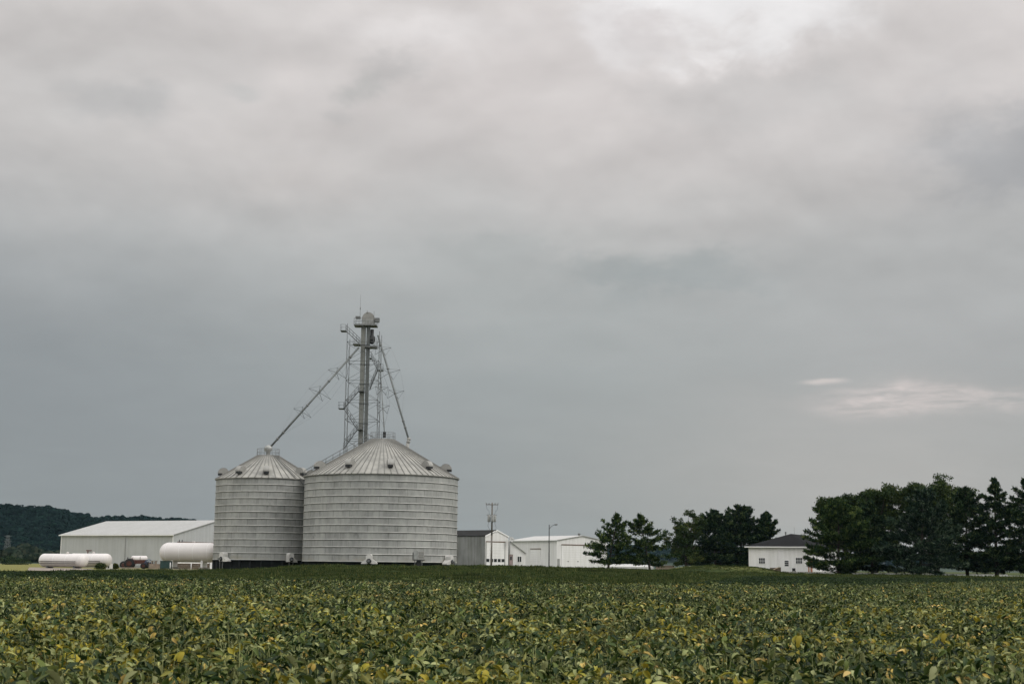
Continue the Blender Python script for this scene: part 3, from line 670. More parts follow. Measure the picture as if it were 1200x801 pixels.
def grain_bin(label, cx, cy, R, z_sheet, z_ground, ring, nr, peak_z, collar_r, npan, vents, tone, sheet):
    t = thing('grain_bin', label, 'grain bin', (cx, cy, 0))
    H = ring * nr; ze = z_sheet + H
    prof = []
    for k in range(nr):
        za = z_sheet + k * ring; prof += [(R + 0.035, za), (R + 0.0, za + ring * 0.93), (R + 0.0, za + ring * .935)]
    prof += [(R, ze)]
    prof2 = []
    for k in range(nr):
        za = z_sheet + k * ring
        prof2 += [(R, za), (R, za + ring)]
    b = MB().lathe([(R, z_sheet), (R, ze)], 120)
    b.obj('wall', bin_wall_mat('weathered_bin_sheets', R, ring, z_sheet, sheet, tone), t)
    sb = MB()
    for k in range(1, nr):       # lap of each ring over the one below
        za = z_sheet + k * ring
        sb.lathe([(R + 0.003, za - 0.04), (R + 0.085, za - 0.035), (R + 0.05, za + 0.06), (R + 0.003, za + 0.08)], 120)
    sb.lathe([(R + 0.003, z_sheet - 0.02), (R + 0.06, z_sheet - 0.02), (R + 0.06, z_sheet + 0.1), (R + 0.003, z_sheet + 0.1)], 120)
    sb.obj('stiffener_rings', MT['hoop'], t)['label'] = 'raised steel hoops round the bin wall'
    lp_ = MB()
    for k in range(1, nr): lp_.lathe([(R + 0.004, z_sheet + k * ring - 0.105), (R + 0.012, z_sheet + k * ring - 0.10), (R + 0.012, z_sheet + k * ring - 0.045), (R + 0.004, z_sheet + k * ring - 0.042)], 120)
    lp_.obj('hoop_shade_strips', MT['hoop_shade'], t)  # dark strips painted in as the shadow line below each hoop
    # roof: cone of pans with raised ribs
    rr = R + 0.22; ze2 = ze + 0.02; rb = MB()
    rb.lathe([(rr - 0.02, ze2 - 0.12), (rr, ze2), (collar_r, peak_z), (collar_r, peak_z + 0.02), (0.01, peak_z + 0.05)], npan, smooth=False)
    rf = rb.obj('roof', MT['roofbin'], t)
    rib = MB(); slope = math.atan2(peak_z - ze2, rr - collar_r)
    for i in range(npan):
        a = 2 * PI * (i + .5) / npan; ca, sa = math.cos(a), math.sin(a); px_, py_ = -sa, ca
        w, h = 0.05, 0.10; vs = []
        for r_, z_ in ((rr + 0.03, ze2 - 0.01), (collar_r, peak_z)):
            for sgn, hh in ((-1, 0), (-1, h), (1, h), (1, 0)):
                vs.append((r_ * ca + px_ * w * sgn, r_ * sa + py_ * w * sgn, z_ + hh - 0.015))
        rib.add(vs, [(0, 1, 5, 4), (1, 2, 6, 5), (2, 3, 7, 6), (0, 3, 2, 1), (4, 5, 6, 7)])
    rib.obj('roof_ribs', MT['rib'], rf)
    # solid black ring painted in for the shade under the eave
    MB().lathe([(R + 0.02, ze - 0.03), (R + 0.16, ze + 0.0), (R + 0.16, ze - 0.1), (R + 0.02, ze - 0.16)], 120).obj('eave_shade_ring', MT['black'], t)
    # foundation, its near-black colour holds the shade under the bin
    if z_sheet - z_ground > 0.7:
        f = MB().lathe([(R - 0.12, z_ground - 0.6), (R - 0.12, z_sheet - 0.02), (R + 0.12, z_sheet - 0.02), (R + 0.12, z_sheet - 0.14), (R - 0.1, z_sheet - 0.14)], 96)
        for i in range(30):
            a = 2 * PI * i / 30; f.rbox(((R - 0.02) * math.cos(a), (R - 0.02) * math.sin(a), (z_ground - 0.4 + z_sheet - 0.14) / 2), (0.2, 0.22, z_sheet - 0.14 - z_ground + 0.4), a)
    else:
        f = MB().lathe([(R - 0.3, z_ground - 0.8), (R - 0.3, z_sheet - 0.03), (R + 0.02, z_sheet - 0.028)], 96)
    f.obj('foundation', MT['conc_shade'], t)
    # roof vents
    for ang, fr in vents:
        r_ = collar_r + (rr - collar_r) * fr; z_ = ze2 + (peak_z - ze2) * (1 - fr)
        vb = hood_vent()
        o = vb.obj('roof_vent', MT['hood'], t)
        o.location = (r_ * math.cos(ang), r_ * math.sin(ang), z_ + 0.2); o.rotation_euler = (-slope * 0.5, 0, ang + PI / 2)
        o.rotation_euler = (0, 0, ang + PI / 2)
        MB().box(-.38, .38, -.86, -.16, -.32, -.02).obj('vent_mouth', MT['black'], o)
    # peak handrail
    hr = MB(); nn = 12
    for i in range(nn):
        a = 2 * PI * i / nn; a2 = 2 * PI * (i + 1) / nn; q = collar_r + 0.05
        p = (q * math.cos(a), q * math.sin(a)); p2 = (q * math.cos(a2), q * math.sin(a2))
        hr.tube((*p, peak_z - .1), (*p, peak_z + 1.1), 0.03, n=5)
        for h in (0.55, 1.1): hr.tube((*p, peak_z + h), (*p2, peak_z + h), 0.025, n=5)
    hr.obj('handrail', MT['galv_dark'], t)
    MB().lathe([(0.45, peak_z - .05), (0.45, peak_z + 0.15), (0.3, peak_z + 0.2), (0.01, peak_z + 0.2)], 20).obj('fill_cap', MT['hood'], t)
    return t

# aeration fan: round-topped housing with splayed ducts entering the bin at its foot
def fan(parent, ang, R, zg, zb, wedges=(-1, 1)):
    ca, sa = math.cos(ang), math.sin(ang)
    def L(r, s, z): return (r * ca - s * sa, r * sa + s * ca, z)
    r0, r1, w = R + .12, R + 1.15, .43; f = MB(); n = 10; top = zb + 1.15
    pts = [(w, zb - .25)] + [(w * math.cos(PI * i / n), top - w + w * math.sin(PI * i / n)) for i in range(n + 1)] + [(-w, zb - .25)]
    vs = [L(r0, a, z) for a, z in pts] + [L(r1, a, z) for a, z in pts]; m = len(pts)
    f.add(vs, [tuple(range(m)), tuple(reversed(range(m, 2 * m)))] + [(k, m + k, m + (k + 1) % m, (k + 1) % m) for k in range(m)])
    o = f.obj('aeration_fan', MT['fan'], parent)
    MB().lathe([(.02, 0), (.30, 0), (.36, .05), (.02, .05)], 18, True, axis=(ca, sa, 0), off=L(r1 - .01, 0, zb + .12)).obj('fan_inlet', MT['black'], o)
    for sg in wedges:
        a0, a1 = sg * w * 1.02, sg * 1.15
        vs = [L(r0, a0, zb - .3), L(r0, a1, zb - .3), L(r0, a1, zb - .12), L(r0, a0, zb + .42), L(r1, a0, zb - .3), L(r1 - .2, a1, zb - .3), L(r1 - .2, a1, zb - .12), L(r1, a0, zb + .42)]
        MB().add(vs, [(0, 1, 2, 3), (4, 7, 6, 5), (0, 4, 5, 1), (1, 5, 6, 2), (2, 6, 7, 3), (3, 7, 4, 0)]).obj('fan_duct', MT['fan'], o)
    MB().rbox(L(r1 + .3, -.05, zb + .1), (.45, .3, .3), ang).obj('motor', MT['galv_dark'], o)
    for a in (-.33, .33): MB().tube(L(r1 - .1, a, zg - .3), L(r1 - .1, a, zb - .2), .05, n=5).obj('fan_leg', MT['galv_dark'], o)
    return o

BX, BY, BR = (447.6 - 600) / 1687 * 222, 222.0, 11.85
zb_sheet = at(447, 658.0, BY - BR).z
z_eave_b = at(447, 554.6, BY - BR).z
ring_b = (z_eave_b - zb_sheet) / 12
peak_b = at(449, 514.0, BY - 1.7).z
def bang(cx, cy, px, R):   # angle on a ring of radius R (front side) at photo column px
    k = (px - 600) / (F / math.cos(PITCH))
    best = min(((abs((cx + R * math.cos(a)) / (cy + R * math.sin(a)) - k), a) for a in [PI + PI * i / 720 for i in range(721)]))
    return best[1]
rv = 0.80
vb = [(bang(BX, BY, p, BR * rv), rv) for p in (378, 412, 456.5, 498)] + [(-0.06, rv), (0.55, rv), (1.1, rv), (1.7, rv), (2.3, rv), (2.9, rv)]
bin1 = grain_bin('widest grey grain bin, with hooded vents round its conical roof', BX, BY, BR, zb_sheet, tz(BX, BY - 12), ring_b, 12, peak_b, 1.9, 76, vb, (0.355, 0.353, 0.33), 2.8)
SX, SY, SR = (312.3 - 600) / 1687 * 230, 230.0, 8.05
zs_sheet = at(300, 655.6, SY - SR).z
z_eave_s = at(305, 559.2, SY - SR).z
peak_s = at(313.5, 533.2, SY - 1.2).z
vs_ = [(bang(SX, SY, p, SR * rv), rv) for p in (283, 311)] + [(PI + 0.12, rv), (-0.55, rv), (0.3, rv), (1.2, rv), (2.1, rv)]
bin2 = grain_bin('narrower grey grain bin on a dark raised base, partly behind the larger bin', SX, SY, SR, zs_sheet, 0.85, (z_eave_s - zs_sheet) / 12, 12, peak_s, 1.75, 48, vs_, (0.325, 0.325, 0.305), 2.8)
fan(bin1, bang(BX, BY, 436, BR), BR, tz(BX - 2, BY - 13), zb_sheet)
fan(bin1, -0.50, BR, tz(BX + 11, BY - 6), zb_sheet, (-1,))
fan(bin2, bang(SX, SY, 268, SR), SR, .9, zs_sheet, (1,))
fan(bin2, bang(SX, SY, 340, SR), SR, 1.2, zs_sheet, (1,))
# roof stair with handrail running up the left of the big bin, ladder on the small one
rs = MB(); ra = PI - 0.02
def roofpt(cx, R, ce, zp, ze_, ang, fr, cr_=1.75):
    r_ = cr_ + (R + .22 - cr_) * fr; return Vector((r_ * math.cos(ang), r_ * math.sin(ang), ze_ + (zp - ze_) * (1 - fr)))
for side in (-0.35, 0.35):
    pts = [roofpt(0, BR, 0, peak_b, z_eave_b, ra, f_) + Vector((-math.sin(ra) * side, math.cos(ra) * side, 0)) for f_ in np.linspace(1.0, 0.05, 10)]
    for p in pts: rs.tube(p, p + Vector((0, 0, 1.1)), 0.028, n=5)
    for h in (0.55, 1.1):
        rs.tube(pts[0] + Vector((0, 0, h)), pts[-1] + Vector((0, 0, h)), 0.025, n=5)
for f_ in np.linspace(1.0, 0.05, 40):
    p = roofpt(0, BR, 0, peak_b, z_eave_b, ra, f_); q = Vector((-math.sin(ra), math.cos(ra), 0)) * .35; rs.tube(p - q + Vector((0, 0, .08)), p + q + Vector((0, 0, .08)), 0.03, n=4)
rs.obj('roof_stair', MT['galv_dark'], bin1)
# stair winding up the right flank of the small bin
ss = MB(); a0s, a1s = -0.75, 0.15; nst = 44
for i in range(nst):
    u = i / (nst - 1); a = a1s + (a0s - a1s) * u; z = z_eave_s - 8.2 + 8.2 * u; r_ = SR + .5
    c0 = Vector((r_ * math.cos(a), r_ * math.sin(a), z)); tng = Vector((math.cos(a), math.sin(a), 0))
    ss.tube(c0 - tng * .38, c0 + tng * .38, 0.045, n=4)
    if i % 4 == 0: ss.tube(c0 + tng * .38, c0 + tng * .38 + Vector((0, 0, 1.1)), 0.025, n=5)
    if i:
        for e, h in ((.38, 1.1), (.38, .55), (.38, 0), (-.38, 0)): ss.tube(prev + ptn * e + Vector((0, 0, h)), c0 + tng * e + Vector((0, 0, h)), 0.03, n=4)
    prev, ptn = c0, tng
ss.obj('stairway', MT['galv_dark'], bin2)
# roof ladder of small bin
rl = MB(); la = -0.85
q = Vector((-math.sin(la), math.cos(la), 0)) * .25
for f_ in np.linspace(1.0, 0.05, 26):
    p = roofpt(0, SR, 0, peak_s, z_eave_s, la, f_) + Vector((0, 0, .16)); rl.tube(p - q, p + q, .025, n=4)
for sg in (-1, 1): rl.tube(roofpt(0, SR, 0, peak_s, z_eave_s, la, 1.0) + q * sg + Vector((0, 0, .16)), roofpt(0, SR, 0, peak_s, z_eave_s, la, 0.03) + q * sg + Vector((0, 0, .16)), .03, n=4)
rl.obj('ladder', MT['galv_dark'], bin2)

# electrical cabinets on posts in front of the big bin
cp = at(491, 652, BY - BR * math.cos(0.28) - 1.0); zc_ = tz(cp.x, cp.y)
t = thing('electrical_cabinet', 'grey electrical boxes on posts against the wide bin', 'electrical box', (cp.x, cp.y, zc_))
MB().box(-0.78, -0.12, -.25, .25, 1.0, 2.25).obj('cabinet', MT['galv'], t)
MB().box(-0.06, 0.72, -.22, .22, 1.1, 2.1).obj('cabinet', MT['hood'], t)
MB().box(-0.9, 0.85, -.32, .32, 0.86, 0.98).obj('shelf', MT['black'], t)  # black colour stands for the shaded underside of the cabinets
MB().box(-0.92, -0.80, -.2, .3, 1.0, 2.0).obj('gap_shade', MT['black'], t)  # black block added as the dark gap left of the cabinet
for k in range(3): MB().box(.0, .66, -.235, -.222, 1.3 + k * .26, 1.34 + k * .26).obj('louvre', MT['galv_dark'], t)
MB().box(-.35, .3, .1, .28, -.2, .85).obj('post_shade', MT['black'], t)  # black panel added as the shadow between the posts
for x in (-.6, .45): MB().tube((x, 0, -.3), (x, 0, 0.95), 0.06, n=6).obj('post', MT['galv_dark'], t)
MB().tube((-.2, .1, 0.9), (-.9, .9, -.1), .05, n=6).obj('conduit', MT['galv_dark'], t)

# ------------------------------------------------------------------ elevator leg, tower and spouts
TY = 240.0
base = at(423, 660, TY); base.z = 1.9
def dirw(p): return p - base
pA0 = at(420.0, 600, TY); pA1 = at(425.4, 383, TY)
z_top = at(430, 384, TY).z
z_h0 = at(430, 381.5, TY).z; z_h1 = at(430, 376, TY).z; z_h2 = at(430, 367, TY).z
xa = at(424.9, 430, TY).x; xb = at(430.7, 430, TY).x
t = thing('bucket_elevator', 'tall twin-casing grain elevator leg with rounded hood, rising behind the wide bin', 'grain elevator', (base.x, base.y, base.z))
B_ = base
def seg_casing(x, w, d, name, m, zt_):
    b = MB().box(x - w / 2, x + w / 2, -d / 2, d / 2, -1.0, zt_)
    o = b.obj(name, m, t)
    z = 3.2
    while z < zt_ - .4:
        MB().box(x - w / 2 - .06, x + w / 2 + .06, -d / 2 - .06, d / 2 + .06, z, z + .12).obj('flange', MT['truss'], o); z += 3.35
xa -= B_.x; xb -= B_.x
seg_casing(xa, 0.72, 0.9, 'leg_casing', MT['trunk_a'], z_h0 - B_.z)
seg_casing(xb, 0.56, 0.8, 'leg_casing', MT['trunk_b'], z_h0 - B_.z)
h0, h1_, h2_ = z_h0 - B_.z, z_h1 - B_.z, z_h2 - B_.z
hx0, hx1 = at(424.2, 380, TY).x - B_.x, at(439.5, 380, TY).x - B_.x
hb = MB().box(hx0 + .1, hx1 - .1, -.75, .75, h0 + .1, h1_ + .15)
hm = (hx0 + hx1) / 2; hr_ = (hx1 - hx0) / 2
pts = [(hm + hr_ * math.cos(a), h1_ + .1 + (h2_ - h1_) * math.sin(a)) for a in np.linspace(0, PI, 14)]
hb2 = MB().prism(pts, -.7, .7)
hd = hb.obj('elevator_head', MT['galv'], t); hb2.obj('hood', MT['hood'], hd)
MB().box(hx1 - .1, hx1 + .75, -.4, .4, h1_ - .2, h1_ + .5).obj('drive_motor', MT['galv_dark'], hd)
MB().box(hx0 - 1.1, hx0 - .3, -.5, .5, h1_ + .4, h1_ + .75).obj('drive_guard', MT['galv_dark'], hd)
pf = MB(); fx0, fx1 = at(415.5, 383, TY).x - B_.x, at(442.0, 383, TY).x - B_.x
pf.box(fx0, fx1, -1.3, 1.3, h0 - .15, h0 + .05)
for i in range(9):
    x = fx0 + (fx1 - fx0) * i / 8
    for y in (-1.28, 1.28): pf.tube((x, y, h0), (x, y, h0 + 1.1), .022, n=4)
for y in (-1.28, 1.28):
    for hh in (.55, 1.1): pf.tube((fx0, y, h0 + hh), (fx1, y, h0 + hh), .02, n=4)
for x in (fx0, fx1):
    for hh in (.55, 1.1): pf.tube((x, -1.28, h0 + hh), (x, 1.28, h0 + hh), .02, n=4)
pf.obj('service_platform', MT['galv_dark'], t)
zp2 = at(435, 406, TY).z - B_.z
g0, g1 = at(414.5, 405, TY).x - B_.x, at(442, 405, TY).x - B_.x
p2 = MB().box(g0, xa - .4, -1.4, .9, zp2 + .15, zp2 + .35).box(xb - .5, g1, -1.1, 1.1, zp2 - .25, zp2 - .02)
for x in (g0, g0 + .9, xb, xb + 1.0, g1):
    for y in (-1.08, .88): p2.tube((x, y, zp2), (x, y, zp2 + 1.3), .022, n=4)
for y in (-1.08, .88):
    for hh in (.7, 1.25): p2.tube((g0, y, zp2 + hh), (xa - .4, y, zp2 + hh), .02, n=4); p2.tube((xb, y, zp2 + hh), (g1, y, zp2 + hh), .02, n=4)
p2.obj('service_platform', MT['galv_dark'], t)
xd = at(436, 395, TY).x - B_.x; zd0, zd1 = at(436, 403, TY).z - B_.z, at(436, 386, TY).z - B_.z
db = MB().lathe([(.25, zd0), (.55, zd0 + .6), (.55, zd0 + 1.2), (.3, zd0 + 1.5), (.3, zd1)], 12, off=(xd, 0, 0)); db.obj('distributor', MT['black'], t)
for (px_, ytop, ybot, r_) in ((422.6, 346, 372, .022), (438.7, 365.5, 378, .035), (430.9, 364.5, 368, .04), (416.5, 377, 384, .03)):
    q0 = at(px_, ytop, TY) - B_; q1 = at(px_, ybot, TY) - B_
    an = MB().tube((q1.x, -.9, q1.z), (q1.x, -.9, q0.z), r_ * 1.4, r_, 5)
    if ytop < 350: an.tube((q1.x, -.9, at(px_, 363.5, TY).z - B_.z), (q1.x, -.9, at(px_, 361, TY).z - B_.z), .07, n=6)
    an.obj('antenna', MT['galv_dark'], t)
MB().box(fx0 - .1, fx1 + .1, -1.6, 2.6, -1.2, .6).obj('boot', MT['galv_dark'], t)

# lattice tower round the leg
tl, tr_ = at(404.5, 470, TY - 2).x - B_.x, at(442.6, 470, TY - 2).x - B_.x
tw = thing('lattice_tower', 'thin steel lattice tower with zigzag stairs around the elevator leg', 'lattice tower', (B_.x, B_.y + .2, B_.z))
ztl = at(407, 381, TY).z - B_.z; ztr = at(443, 390, TY).z - B_.z
yf, yb = -2.0, 2.2
corners = [(tl, yf, ztl), (tr_, yf, ztr), (tr_, yb, ztr), (tl, yb, ztl - 2)]
for (x, y, z) in corners: MB().tube((x, y, -1), (x, y, z), .055, .045, 6).obj('leg', MT['truss'], tw)
br = MB(); lev = []; z = .8
while z < ztr - 1: lev.append(z); z += 3.3
for k, z in enumerate(lev):
    for i in range(4):
        a, b2 = corners[i], corners[(i + 1) % 4]
        br.tube((a[0], a[1], z), (b2[0], b2[1], z), .035, n=5)
        if k + 1 < len(lev):
            br.tube((a[0], a[1], z), (b2[0], b2[1], lev[k + 1]), .022, n=4); br.tube((b2[0], b2[1], z), (a[0], a[1], lev[k + 1]), .022, n=4)
br.obj('bracing', MT['truss'], tw)
# stair flights winding up the tower: (column, row) at foot and head, and which face of the tower
def flight(p0, p1, y):
    st = MB(); a, b = at(*p0, TY) - B_, at(*p1, TY) - B_; n_ = max(8, int(abs(b.z - a.z) / .24))
    for yy in (y - .35, y + .35):
        st.tube((a.x, yy, a.z), (b.x, yy, b.z), .04, n=4)
        for hh in (.5, 1.0): st.tube((a.x, yy, a.z + hh), (b.x, yy, b.z + hh), .02, n=4)
        for q in range(5):
            u = q / 4; x, z = a.x + (b.x - a.x) * u, a.z + (b.z - a.z) * u; st.tube((x, yy, z), (x, yy, z + 1.0), .018, n=4)
    for q in range(n_):
        u = (q + .5) / n_; x, z = a.x + (b.x - a.x) * u, a.z + (b.z - a.z) * u; st.tube((x, y - .35, z), (x, y + .35, z), .035, n=4)
    st.obj('stair_flight', MT['truss'], tw)
    sx = 1 if b.x > a.x else -1; l_ = MB().box(min(b.x, b.x + sx * .9), max(b.x, b.x + sx * .9), y - .5, y + 1.3, b.z - .05, b.z + .03)
    for dxx in (0, .88):
        for yy in (y - .48, y + 1.28): l_.tube((b.x + sx * dxx, yy, b.z), (b.x + sx * dxx, yy, b.z + 1.05), .02, n=4)
    for hh in (.55, 1.05): l_.tube((b.x + sx * .88, y - .48, b.z + hh), (b.x + sx * .88, y + 1.28, b.z + hh), .02, n=4); l_.tube((b.x, y - .48, b.z + hh), (b.x + sx * .88, y - .48, b.z + hh), .02, n=4)
    l_.obj('landing', MT['truss'], tw)
flight((403.5, 527), (419.5, 504), -1.5); flight((419.5, 504), (404, 479.5), -1.5); flight((404, 479.5), (421, 459.5), -1.5)
flight((432, 455), (441.5, 432), 1.6); flight((441.5, 432), (434, 418), 1.6); flight((422.5, 404), (406, 388.5), -1.0)

def spout(label, P0, P1, r, struts, tails, strut_h=2.3):
    """sloping pipe P0 (top) -> P1 (bin), with king-post trusses"""
    loc = P1; t = thing('grain_spout', label, 'grain spout', tuple(loc)); a = P0 - loc; b = Vector((0, 0, 0)); d = (a - b).normalized()
    p = MB().tube(b, a, r, n=12); o = p.obj('pipe', MT['trunk_b'], t)
    for u in (0.10, 0.16, 0.42, 0.66, 0.9): MB().tube(a * u - d * .12, a * u + d * .12, r * 1.35, n=12).obj('clamp', MT['galv_dark'], o)
    h = Vector((d.x, d.y, 0)); h = (h.normalized() if h.length > .05 else Vector((1, 0, 0))); sidev = d.cross(Vector((0, 0, 1))).normalized(); upv = sidev.cross(d).normalized()
    dirs = [(upv * .55 + sidev).normalized(), (upv * .55 - sidev).normalized(), (-upv * .75 + sidev * .6).normalized(), (-upv * .75 - sidev * .6).normalized()]
    tips = {}
    for i, u in enumerate(struts):
        tr = MB(); c0 = a * u; L = strut_h * (1.0 if i != 0 and i != len(struts) - 1 else .8)
        for q, dv in enumerate(dirs):
            tip = c0 + dv * L; tr.tube(c0, tip, .04, .03, 5); tips[(i, q)] = tip
        for q in ((0, 2), (1, 3), (0, 1)): tr.tube(tips[(i, q[0])], tips[(i, q[1])], .02, n=4)
        tr.obj('truss', MT['truss'], t)
    cb = MB()
    for q in range(4):
        seq = [a * tails[0]] + [tips[(i, q)] for i in range(len(struts))] + [a * tails[1]]
        for m_ in range(len(seq) - 1): cb.tube(seq[m_], seq[m_ + 1], .009, n=3)
    cb.obj('truss_cables', MT['truss'], t)
    return t
s1 = spout('long diagonal spout from elevator leg down to the narrower bin', at(420.5, 407, TY - 1.2), Vector((SX, SY - .2, peak_s + 1.0)), .17, (0.36, 0.55, 0.745), (0.12, 0.93), 2.4)
MB().lathe([(.12, .75), (.62, .45), (.66, -.05), (.3, -.5), (.3, -1.0)], 16).obj('cushion_box', MT['galv'], s1)
e2 = at(478.6, 513.5, BY + 4.0)
s2 = spout('steep spout from elevator leg down behind the right of the wide roof', at(443.0, 393, TY - .8), e2, .15, (0.42, 0.62, 0.85), (0.2, 0.97), 1.9)
cz = (z_eave_b + (peak_b - z_eave_b) * (1 - ((math.hypot(e2.x - BX, e2.y - BY) - 1.75) / (BR + .22 - 1.75)))) - e2.z
MB().path([(0, 0, .1), (0.1, 0, -.3), (-.1, -.0, -.75), (-.1, 0, cz - .1)], [.26, .3, .28, .2], 12).obj('elbow', MT['hood'], s2)
s3 = spout('thin steep spout dropping to the peak of the wide bin', at(445.5, 428, TY - 1), Vector((at(450.6, 505, BY).x, BY, peak_b + 1.0)), .085, (0.35, 0.62), (0.08, 0.96), 1.5)
MB().rbox((0, 0, -.2), (.45, .45, .9)).obj('inlet_box', MT['black'], s3)

# ------------------------------------------------------------------ buildings
def building(name, label, cat, A, a, Wd, L, z0, ze, zr, wall_m, roof_m, over=0.25, parts=True, gutter=True):
    """gable face is local y=0 running along +x; long side is local x=0 running along +y"""
    t = thing(name, label, cat, (A[0], A[1], z0), a)
    E, Rg = ze - z0, zr - z0
    MB().prism([(0, -.6), (Wd, -.6), (Wd, E), (Wd / 2, Rg), (0, E)], 0, L).obj('wall', wall_m, t)
    sl = (Rg - E) / (Wd / 2); th = 0.14; o = over
    poly = [(-o, E - o * sl + .01), (Wd / 2, Rg + .01), (Wd + o, E - o * sl + .01), (Wd + o, E - o * sl + th), (Wd / 2, Rg + th), (-o, E - o * sl + th)]
    rf = MB().prism(poly, -o, L + o).obj('roof', roof_m, t)
    if gutter:
        MB().box(-o - .14, -o, -o, L + o, E - o * sl - .08, E - o * sl + .1).obj('gutter', MT['trim'] if roof_m != MT['darkroof'] else MT['darkroof'], rf)
    return t, E, Rg

# long white barn
A = at(202, 655, 270); A2 = (A.x, A.y); ab = math.radians(59.8)
zeb = at(202, 626.2, 270).z; zrb = at(252, 610.0, 281).z
barn, E, Rg = building('barn', 'long white metal barn with pale low roof behind the tanks', 'barn', A2, ab, 24.0, 29.8, 0.6, zeb, zrb, MT['barn'], MT['barnroof'], .3)
MB().box(1.2, 22.8, -.12, -.005, 0, E - 1.35).obj('sliding_door', MT['white'], barn)
MB().box(1.0, 23.0, -.22, -.13, E - 1.5, E - 1.22).obj('door_track', MT['brown'], barn)
MB().box(-.16, -.04, 12.2, 12.34, 0, E - .1).obj('downspout', MT['barn'], barn)
MB().box(-.10, -.01, 0.02, 29.7, 0.0, 0.5).obj('wainscot', MT['galv'], barn)
for y in (0.0, 29.62): MB().box(-.05, -.004, y, y + .18, .5, E - .12).obj('corner_trim', MT['trim'], barn)

# workshop with roll-up door
A = at(568.2, 658, 268); aw = math.radians(45); Aw = (A.x, A.y); Ww = face_t(597.6, Aw, aw)
zew = at(568, 627.6, 268).z; zrw = at(582.5, 621.3, 268 + Ww / 2 * .707).z
ws, E, Rg = building('workshop', 'narrow workshop with grey side wall, dark roof and white gable', 'building', Aw, aw, Ww, 16.0, 1.9, zew, zrw, MT['greywall'], MT['darkroof'], .12, gutter=False)
MB().prism([(-.02, -.3), (Ww + .02, -.3), (Ww + .02, E), (Ww / 2, Rg), (-.02, E)], -.08, -.005).obj('gable_cladding', MT['white'], ws)
MB().prism([(-.14, E - .16), (Ww / 2, Rg - .1), (Ww + .14, E - .16), (Ww + .14, E + .06), (Ww / 2, Rg + .14), (-.14, E + .06)], -.2, -.125).obj('rake_trim', MT['trim'], ws)
dx0, dx1 = face_t(571.6, Aw, aw), face_t(593.6, Aw, aw); hd_ = at(582, 635.0, 270).z - 1.9
od = MB().box(dx0, dx1, -.13, -.085, 0, hd_).obj('overhead_door', MT['door_white'], ws)
MB().box(dx0 - .1, dx1 + .1, -.17, -.135, hd_, hd_ + .18).obj('lintel', MT['brown'], ws)
for x in (dx0, dx1): MB().box(x - .07, x + .07, -.165, -.135, 0, hd_).obj('door_jamb', MT['galv'], ws)
wz0, wz1 = at(582, 658, 270).z - 1.9, at(582, 654.3, 270).z - 1.9; nwn = 5
for i in range(nwn):
    u0 = dx0 + (dx1 - dx0) * (i + .12) / nwn; u1 = dx0 + (dx1 - dx0) * (i + .88) / nwn
    MB().box(u0, u1, -.15, -.131, wz0, wz1).obj('window_pane', MT['glass'], od)
# white lean-to with a door and a window
A = at(597.8, 658, 274); Aa = (A.x, A.y); aa = math.radians(20); Wa = face_t(618.5, Aa, aa)
la_, lb_ = at(598, 634.5, 274).z, at(617, 648, 275).z; ez0 = 1.7
an_ = thing('lean_to', 'small white lean-to with a door and window beside the workshop', 'shed', (*Aa, ez0), aa)
MB().prism([(0, -.5), (Wa, -.5), (Wa, lb_ - ez0), (0, la_ - ez0)], 0, 5).obj('wall', MT['white'], an_)
MB().prism([(-.02, la_ - ez0 + .01), (Wa + .15, lb_ - ez0 - .09), (Wa + .15, lb_ - ez0 + .02), (-.02, la_ - ez0 + .12)], -.2, 5.2).obj('roof', MT['whiteroof'], an_)
u0, u1 = face_t(599.6, Aa, aa), face_t(603, Aa, aa)
dr = MB().box(u0, u1, -.05, -.004, 0.05, 2.1).obj('door', mat('pinkish_grey_door', (0.33, 0.26, 0.25), .6), an_)
MB().box(u0 + .14, u1 - .14, -.07, -.052, 1.15, 1.85).obj('window_pane', MT['glass'], dr)
MB().box(u0 - .08, u0 - .01, -.06, -.004, 0, 2.2).box(u1 + .01, u1 + .08, -.06, -.004, 0, 2.2).box(u0 - .08, u1 + .08, -.062, -.004, 2.12, 2.22).obj('door_frame', MT['brown'], an_)
u0, u1 = face_t(608.8, Aa, aa), face_t(613.8, Aa, aa); um = (u0 + u1) / 2
wf = MB().box(u0, u1, -.06, -.004, .75, 1.95).obj('window', MT['trim'], an_)
MB().box(u0 + .07, um - .04, -.075, -.062, .85, 1.85).box(um + .04, u1 - .07, -.075, -.062, .85, 1.85).obj('window_pane', MT['glass'], wf)
# dish by the workshop corner
dp = at(599.2, 632.3, 271.5)
sdsh = thing('satellite_dish', 'small grey satellite dish at the eave between workshop and white shed', 'satellite dish', tuple(dp))
MB().lathe([(.02, 0), (.3, .05), (.52, .16), (.54, .2), (.3, .1), (.02, .04)], 20, axis=(.5, -1, .5)).obj('dish', MT['galv'], sdsh)
MB().tube((0, 0.02, 0), (-.3, .3, -.6), .04, n=6).obj('mount', MT['galv_dark'], sdsh)
MB().tube((0, 0, 0), (.35, -.55, .1), .02, n=5).obj('arm', MT['galv_dark'], sdsh)

